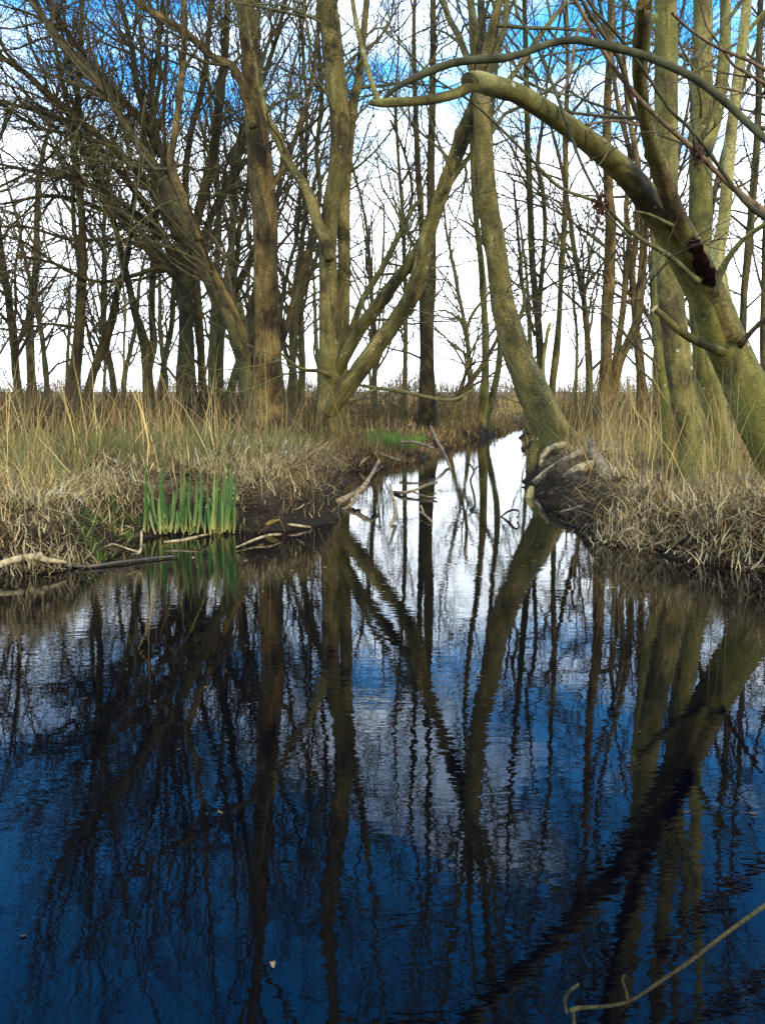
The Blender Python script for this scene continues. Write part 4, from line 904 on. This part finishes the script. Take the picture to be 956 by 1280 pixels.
iris('middle clump of young green iris leaves between the two others', [(222, 592, 3), (228, 583, 2), (233, 600, -3), (238, 582, 2), (242, 606, 4), (247, 590, 3), (230, 622, -6), (219, 580, 6)], 2, 5.1)
iris('right clump of young green iris leaves, tallest and densest', [(268, 590, 6), (271, 578, 8), (275, 572, 5), (264, 600, -4), (279, 584, 9), (282, 571, 7), (270, 612, 3), (276, 600, 12), (266, 580, 4), (284, 590, 6)], 3, 5.1)

# ------------------------------------------------------------------ logs, roots, sticks
def seat(x, y, w, d):
    p = P(x, y, d)
    while p.z < gz(p.x, p.y) + rad(w, d) * .7 and d > 2: d -= .04; p = P(x, y, d)
    return p
def stick(name, label, cat, pts, mat, parts=None, group=None, seed=1, cap=True, sides=10, rough=.09):
    """pts: [(px, py, width, z or depth tuple)]"""
    A = []
    for x, y, w, z in pts:
        p = (seat(x, y, w, z[0]) if z[0] > 2 else P(x, y, z[0])) if isinstance(z, tuple) else W(x, y, z)
        A.append((p.x, p.y, p.z, rad(w, p.y)))
    base = Vector(A[0][:3]); C = catmull(A, .03)
    V, q_, a_, t_ = stem_geo(C, seed, sides=sides, rough=rough, cap_end=cap, cap_start=cap, burr=1.2)
    subs = [(V, q_, a_, t_)]
    for pp in parts or []:
        A = []
        for x, y, w, z in pp:
            p = (seat(x, y, w, z[0]) if z[0] > 2 else P(x, y, z[0])) if isinstance(z, tuple) else W(x, y, z)
            A.append((p.x, p.y, p.z, rad(w, p.y)))
        subs.append(stem_geo(catmull(A, .03), seed + 7, sides=7, rough=rough, cap_end=True, burr=0))
    Vs, Qs, As, Ts, off = [], [], [], [], 0
    for V, q_, a_, t_ in subs:
        Vs.append(V); Qs.append(q_ + off); As.append(a_); Ts.append(t_ + off); off += len(V)
    o = link(name, build_mesh(name, np.vstack(Vs), np.vstack(Qs), M[mat], base, {'barkco': ('FLOAT_VECTOR', np.vstack(As))}, True, np.vstack(Ts)), None, base)
    return tag(o, label, cat, group)
stick('fallen_branch', 'pale bleached branch lying on the mud at the left edge of the water', 'branch',
      [(-30, 716, 8, .05), (0, 706, 9, .06), (18, 700, 9, .07), (40, 696, 9, .07), (60, 700, 7, .06), (83, 703, 4, .04)], 'dead_wood', [[(46, 697, 8, .07), (52, 692, 6, .09)]], seed=3)
stick('fallen_branch', 'dark wet branch lying half sunk along the left waterline below the iris', 'branch',
      [(80, 706, 5, .015), (110, 708, 5, .01), (150, 703, 5, .012), (190, 698, 4, .01), (222, 695, 3, .01)], 'wet_wood', seed=5)
stick('twig', 'forked pale twig standing in the mud left of the iris', 'twig',
      [(165, 694, 3, .02), (175, 690, 4, .05), (177, 676, 3, .09), (177, 664, 2.5, .13)], 'dead_wood', [[(173, 690, 3, .04), (160, 686, 2.5, .06), (140, 680, 2, .07), (125, 688, 2, .04)]], seed=6)
stick('twig', 'thin pale twig lying on the water below the right iris clump', 'twig',
      [(205, 678, 3, .02), (235, 674, 4, .03), (250, 670, 3, .04), (260, 668, 3, .03)], 'dead_wood', seed=8)
stick('twig', 'slender curved twig on the water right of the iris clumps', 'twig',
      [(296, 684, 2, .01), (320, 674, 3, .02), (336, 669, 3.5, .03), (352, 668, 3, .02)], 'dead_wood', seed=9)
stick('twig', 'straight pale twig floating beside the curled yellow leaf', 'twig',
      [(350, 655, 3, .02), (365, 656, 3.5, .03), (388, 659, 3, .01)], 'dead_wood', seed=10)
stick('fallen_branch', 'thick mossy branch rising out of the water beside the left bank', 'branch',
      [(400, 638, 8, -.04), (422, 628, 9, .02), (438, 620, 8, .05), (452, 611, 7, .10), (462, 597, 5, .16), (474, 576, 4, .23)], 'stick',
      [[(448, 612, 6, .08), (440, 630, 5, .03), (425, 638, 4, -.01)], [(470, 590, 3, .2), (478, 583, 2, .25)]], seed=12)
stick('fallen_branch', 'pale stick propped on the far bank and dipping into the bright water', 'branch',
      [(538, 533, 3, (11.6,)), (546, 551, 4, (10.8,)), (553, 563, 4.5, (10.4,)), (558, 574, 4, (10.1,)), (563, 586, 3, .0)], 'stick', seed=13)
stick('fallen_branch', 'thin branch lying across the water in the middle of the channel', 'branch',
      [(492, 615, 4, .01), (505, 616, 5, .02), (520, 612, 4, .04), (534, 606, 4, .06), (547, 603, 3, .08)], 'stick',
      [[(515, 614, 3, .03), (530, 620, 2, .02), (545, 622, 2, .0)]], seed=14)
stick('fallen_branch', 'curved dark stick standing up out of the water in the channel', 'branch',
      [(484, 664, 3, -.02), (492, 650, 5, .02), (494, 636, 5, .06), (491, 622, 4, .12), (487, 605, 3, .2)], 'stick', seed=15)
stick('twig', 'dark twig poking out of the water left of the double reflection', 'twig',
      [(594, 634, 3, -.01), (592, 618, 3, .05), (588, 600, 3, .12), (592, 588, 3, .17), (582, 575, 2, .24)], 'twig_dark', [[(592, 588, 2, .17), (597, 583, 2, .2)]], seed=16)
stick('twig', 'small looped twig in the bright water before the slanting tree', 'twig',
      [(626, 646, 2, 0), (634, 640, 3, .03), (643, 637, 3, .06), (649, 640, 2, .05), (646, 648, 2, .01)], 'twig_dark', seed=17)
stick('twig', 'small forked twig floating in the middle of the channel', 'twig',
      [(525, 640, 2.5, .01), (532, 645, 3, .02), (540, 652, 3, .01)], 'dead_wood', [[(530, 643, 2, .02), (526, 632, 2, .05)]], seed=18)
stick('fallen_branch', 'broken brown stick end jutting out of the water right of the slanting tree', 'branch',
      [(757, 688, 8, (4.75,)), (750, 702, 8, (4.6,)), (742, 716, 8, (4.45,)), (735, 731, 7, (4.3,))], 'stick', seed=19)
stick('fallen_branch', 'forked grey twig tangle on the far bank above the bright water', 'branch',
      [(452, 560, 3, (10.2,)), (470, 566, 4, (10,)), (485, 571, 4, (9.9,)), (500, 576, 3, (9.8,))], 'stick', [[(470, 566, 3, (10,)), (455, 575, 3, (9.9,)), (449, 583, 2, (9.8,))], [(500, 553, 4, (10.4,)), (520, 553, 4, (10.3,)), (542, 561, 3, (10.2,))]], seed=20)
stick('fallen_branch', 'pale straight dead branch sloping down the right bank behind the hollow root', 'branch',
      [(668, 604, 10, (7.6,)), (684, 592, 13, (7.75,)), (700, 581, 13, (7.9,)), (716, 571, 11, (8.1,)), (727, 564, 9, (8.3,))], 'dead_wood', seed=21)
stick('fallen_log', 'short thick bleached log lying on the right bank beside the stump', 'log',
      [(706, 596, 8, (7.2,)), (722, 588, 14, (7.25,)), (736, 583, 14, (7.3,)), (750, 577, 10, (7.5,))], 'dead_wood', seed=22)
stick('stump', 'leaning rotten brown stump beside the bleached log on the right bank', 'stump',
      [(762, 600, 19, (7.0,)), (752, 585, 17, (7.05,)), (743, 566, 12, (7.1,)), (737, 548, 8, (7.15,))], 'stick', seed=23)
stick('root', 'pale curled exposed root at the foot of the slanting tree', 'root',
      [(706, 556, 9, (8.1,)), (696, 558, 9, (8.05,)), (686, 561, 8, (8.0,)), (679, 568, 7, (7.95,)), (676, 580, 6, (7.9,)), (680, 594, 5, (7.8,)), (677, 606, 3, (7.7,))], 'dead_wood', seed=24)
stick('fallen_branch', 'long pale thin branch lying out over the mud of the right bank', 'branch',
      [(700, 640, 3, (5.9,)), (740, 630, 4, (5.75,)), (790, 620, 5, (5.6,)), (845, 611, 4, (5.5,))], 'stick', seed=25)
stick('fallen_branch', 'crooked pale root branch at the foot of the right bank', 'branch',
      [(815, 681, 3, .03), (830, 677, 4, .05), (850, 673, 5, .06), (866, 667, 4, .09)], 'dead_wood', seed=26)
stick('twig', 'small forked grey twig sticking up from the dark mud of the right bank', 'twig',
      [(772, 672, 2, .04), (778, 664, 3, .08), (790, 660, 3, .10)], 'dead_wood', [[(785, 661, 2, .09), (782, 652, 2, .13)]], seed=27)
stick('fallen_branch', 'dead branch lying across the undergrowth behind the double trunk', 'branch',
      [(430, 478, 3, (13.5,)), (465, 484, 4, (13.5,)), (505, 490, 5, (13.4,)), (560, 500, 4, (13.6,)), (590, 488, 3, (13.9,))], 'twig_olive', [[(470, 486, 4, (13.4,)), (440, 500, 4, (13,)), (425, 505, 3, (12.8,))]], seed=28)
stick('fallen_branch', 'short orange brown stub of wood at the waterline by the slanting tree', 'branch',
      [(660, 628, 9, (6.9,)), (662, 618, 11, (6.95,)), (664, 610, 8, (7.0,))], 'cut_wood', seed=29)
n = 11000; xy = scatter(n, -5, 6, 3.5, 12, .015, .75, 131, .2, None, 1.3); r = R_(132)
blades('leaf_litter', xy, r.uniform(.015, .05, n), r.uniform(.012, .03, n), r.uniform(.9, 1.9, n), r.uniform(-.6, .8, n),
       palette(n, [(.07, .045, .02), (.12, .075, .035), (.04, .026, .012), TAN], [4, 3, 4, .7], 133), 'rotting brown leaf litter scattered on the mud of both banks', 'leaf litter', 3, 134, .008)
n = 3600; xy = scatter(n, -5, 6, 3.5, 11, .0, .6, 141, .2, lambda x, y: ~((x > 1.0) & (x < 2.05) & (y > 5.6) & (y < 8.3)), 1.3); r = R_(142)
blades('fallen_stems', xy, r.uniform(.08, .32, n), r.uniform(.002, .005, n), r.uniform(.7, 1.8, n), r.uniform(-.5, .9, n),
       palette(n, [PALE, TAN, BROWN, GREY], [2, 3, 4, 2], 143), 'thin broken stems strewn over the muddy edges of the water', 'dead stems', 4, 144, .02, kink=.5)
n = 700; xy = scatter(n, -2.4, -.9, 4.2, 5.2, .02, .22, 151, .9, None, 1.0); r = R_(152)
blades('moss', xy, r.uniform(.02, .07, n), r.uniform(.006, .012, n), r.uniform(.2, 1.2, n), r.uniform(0, .8, n),
       palette(n, [(.05, .09, .02), (.08, .12, .02)], [1, 1], 153), 'dark green moss and weed on the mud left of the iris', 'moss', 3, 154, .0)
xy = np.concatenate([R_(171).uniform((-1.6, 3.6), (1.4, 8.5), (420, 2)), R_(172).uniform((-1.2, 1.2), (1.2, 3.6), (60, 2))])
xy = xy[sdist(xy[:, 0], xy[:, 1]) < -.05]; n = len(xy); r = R_(173)
rsf = R_(174); Vf = []; Qf = []; Cf = []
pc = palette(n, [BROWN, TAN, PALE, (.05, .035, .015)], [3, 2, 1.5, 3], 175)
for k in range(n):
    a = rsf.uniform(0, 6.28); L_ = rsf.uniform(.006, .020) * (1 if xy[k, 1] > 3.6 else .5); w2 = L_ * rsf.uniform(.15, .5); o_ = len(Vf)
    for u, v, zz in ((-1, 0, .002), (-.3, -1, .0012), (1, 0, .003), (.2, 1, .0012)):
        Vf.append((xy[k, 0] + math.cos(a) * u * L_ - math.sin(a) * v * w2, xy[k, 1] + math.sin(a) * u * L_ + math.cos(a) * v * w2, zz)); Cf.append((*pc[k], 1))
    Qf.append((o_, o_ + 1, o_ + 2, o_ + 3))
tag(link('floating_litter', build_mesh('floating_litter', Vf, Qf, M['blade'], (0, 0, 0), {'tint': ('FLOAT_COLOR', Cf)})), 'tiny scraps of leaf and seed floating on the dark water', 'floating litter')['kind'] = 'stuff'
# bare wand reaching in at the bottom right
nb = stick('twig', 'slender bare wand reaching in over the dark water at the bottom right', 'twig',
      [(712, 1264, 6.8, (1.040,)), (722, 1260, 6.1, (1.040,)), (740, 1259, 4.8, (1.040,)), (765, 1257, 4.8, (1.040,)), (790, 1250, 4.8, (1.040,)), (820, 1230, 4.8, (1.050,)), (860, 1203, 5.1, (1.060,)), (900, 1172, 5.4, (1.080,)), (940, 1143, 5.4, (1.100,)), (985, 1110, 6.1, (1.120,))], 'bark_far',
      [[(708, 1266, 4.1, (1.040,)), (705, 1252, 2.7, (1.030,)), (711, 1240, 2.0, (1.020,)), (722, 1231, 1.4, (1.010,))], [(716, 1264, 5.4, (1.040,)), (717, 1280, 5.4, (1.040,)), (721, 1298, 4.8, (1.040,))],
       [(784, 1251, 2.7, (1.040,)), (781, 1236, 2.7, (1.035,)), (777, 1224, 2.7, (1.030,)), (782, 1219, 2.0, (1.030,))]], seed=30, rough=.05)
def curled_leaf(label, px, py, z, size, seed, mat='dead_leaf'):
    rs = random.Random(seed); b = W(px, py, z); V = []; Q = []; n, m_ = 9, 5; ang = rs.uniform(0, 3)
    for i_ in range(n):
        t = i_ / (n - 1); w = size * .32 * math.sin(math.pi * min(.97, t + .03)) + .0005
        for j_ in range(m_):
            f = j_ / (m_ - 1) * 2 - 1; x = (t - .5) * size; y = w * f; zz = abs(f) ** 1.5 * w * .9 + size * .35 * math.sin(t * 3.5 + seed) * .6 + rs.gauss(0, size * .01)
            V.append((b.x + x * math.cos(ang) - y * math.sin(ang), b.y + x * math.sin(ang) + y * math.cos(ang), b.z + zz))
    for i_ in range(n - 1):
        for j_ in range(m_ - 1): Q.append((i_ * m_ + j_, i_ * m_ + j_ + 1, (i_ + 1) * m_ + j_ + 1, (i_ + 1) * m_ + j_))
    o = link('dead_leaf', build_mesh('dead_leaf', V, Q, M[mat], b), None, b); tag(o, label, 'leaf'); return o
curled_leaf('curled yellow dead leaf resting at the water edge right of the iris clumps', 338, 655, .035, .11, 2)
curled_leaf('tiny yellow leaf floating on the dark water near the bottom', 341, 1206, .003, .010, 5, 'stick')

# ------------------------------------------------------------------ camera, light, sky
cam = bpy.data.cameras.new('camera'); co = bpy.data.objects.new('camera', cam); COL.objects.link(co)
cam.sensor_width = 36; cam.lens = 36 * F / 1280; cam.clip_end = 5000; cam.clip_start = .02
co.location = (0, 0, CAMZ); co.rotation_euler = (math.radians(90) - PITCH, 0, 0)
SC.camera = co

EL, AZ = math.radians(28), math.radians(152)      # azimuth clockwise from +Y: behind and to the right
sdir = Vector((math.sin(AZ) * math.cos(EL), math.cos(AZ) * math.cos(EL), math.sin(EL)))
sun = bpy.data.lights.new('sun', 'SUN'); sun.energy = 2.7; sun.angle = math.radians(1.5); sun.color = (1, .85, .60)
so = bpy.data.objects.new('sun', sun); COL.objects.link(so); so.rotation_euler = (-sdir).to_track_quat('-Z', 'Y').to_euler()

w = bpy.data.worlds.new('World'); SC.world = w; w.use_nodes = True; nt = w.node_tree; nt.nodes.clear(); L = nt.links
out = N(nt, 'ShaderNodeOutputWorld'); bg = N(nt, 'ShaderNodeBackground'); bg.inputs['Strength']  .default_value = .15
L.new(bg.outputs[0], out.inputs[0])
sky = N(nt, 'ShaderNodeTexSky'); sky.sky_type = 'NISHITA'; sky.sun_disc = False
sky.sun_elevation = EL; sky.sun_rotation = AZ; sky.ozone_density = 4.5; sky.air_density = 1.0; sky.dust_density = .3
tc = N(nt, 'ShaderNodeTexCoord'); sp = N(nt, 'ShaderNodeSeparateXYZ'); L.new(tc.outputs['Generated'], sp.inputs[0])
mx = N(nt, 'ShaderNodeMath', operation='MAXIMUM'); mx.inputs[1].default_value = 0; L.new(sp.outputs['Z'], mx.inputs[0])
ad = N(nt, 'ShaderNodeMath', operation='ADD'); ad.inputs[1].default_value = .12; L.new(mx.outputs[0], ad.inputs[0])
dx = N(nt, 'ShaderNodeMath', operation='DIVIDE'); L.new(sp.outputs['X'], dx.inputs[0]); L.new(ad.outputs[0], dx.inputs[1])
dy = N(nt, 'ShaderNodeMath', operation='DIVIDE'); L.new(sp.outputs['Y'], dy.inputs[0]); L.new(ad.outputs[0], dy.inputs[1])
cb = N(nt, 'ShaderNodeCombineXYZ'); L.new(dx.outputs[0], cb.inputs[0]); L.new(dy.outputs[0], cb.inputs[1])
cn = N(nt, 'ShaderNodeTexNoise'); cn.inputs['Scale'].default_value = .95; cn.inputs['Detail'].default_value = 7; cn.inputs['Roughness'].default_value = .58
L.new(cb.outputs[0], cn.inputs[0])
# cloud cover: solid near horizon, breaking up higher; unseen overhead cloud added to whiten fill
el = ramp(nt, [(.12, .66), (.23, .20), (.38, .10), (.50, .0), (.64, .0), (.80, .20)]); L.new(mx.outputs[0], el.inputs[0])
sm = N(nt, 'ShaderNodeMath', operation='ADD'); L.new(cn.outputs['Fac'], sm.inputs[0]); L.new(el.outputs[0], sm.inputs[1])
cr = ramp(nt, [(.57, 0.0), (.74, 1.0)]); L.new(sm.outputs[0], cr.inputs[0])
hs = N(nt, 'ShaderNodeHueSaturation'); hs.inputs['Saturation'].default_value = 1.3; hs.inputs['Value'].default_value = 2.7; L.new(sky.outputs[0], hs.inputs['Color'])
cc = mix(nt, hs.outputs[0], (17.5, 19.3, 21.0), cr.outputs[0])
L.new(cc, bg.inputs['Color'])

SC.view_settings.view_transform = 'Standard'; SC.view_settings.look = 'None'; SC.view_settings.exposure = 0.38; SC.view_settings.gamma = 1
SC.cycles.max_bounces = 5; SC.cycles.diffuse_bounces = 2; SC.cycles.glossy_bounces = 2; SC.cycles.transmission_bounces = 2
SC.cycles.use_denoising = True
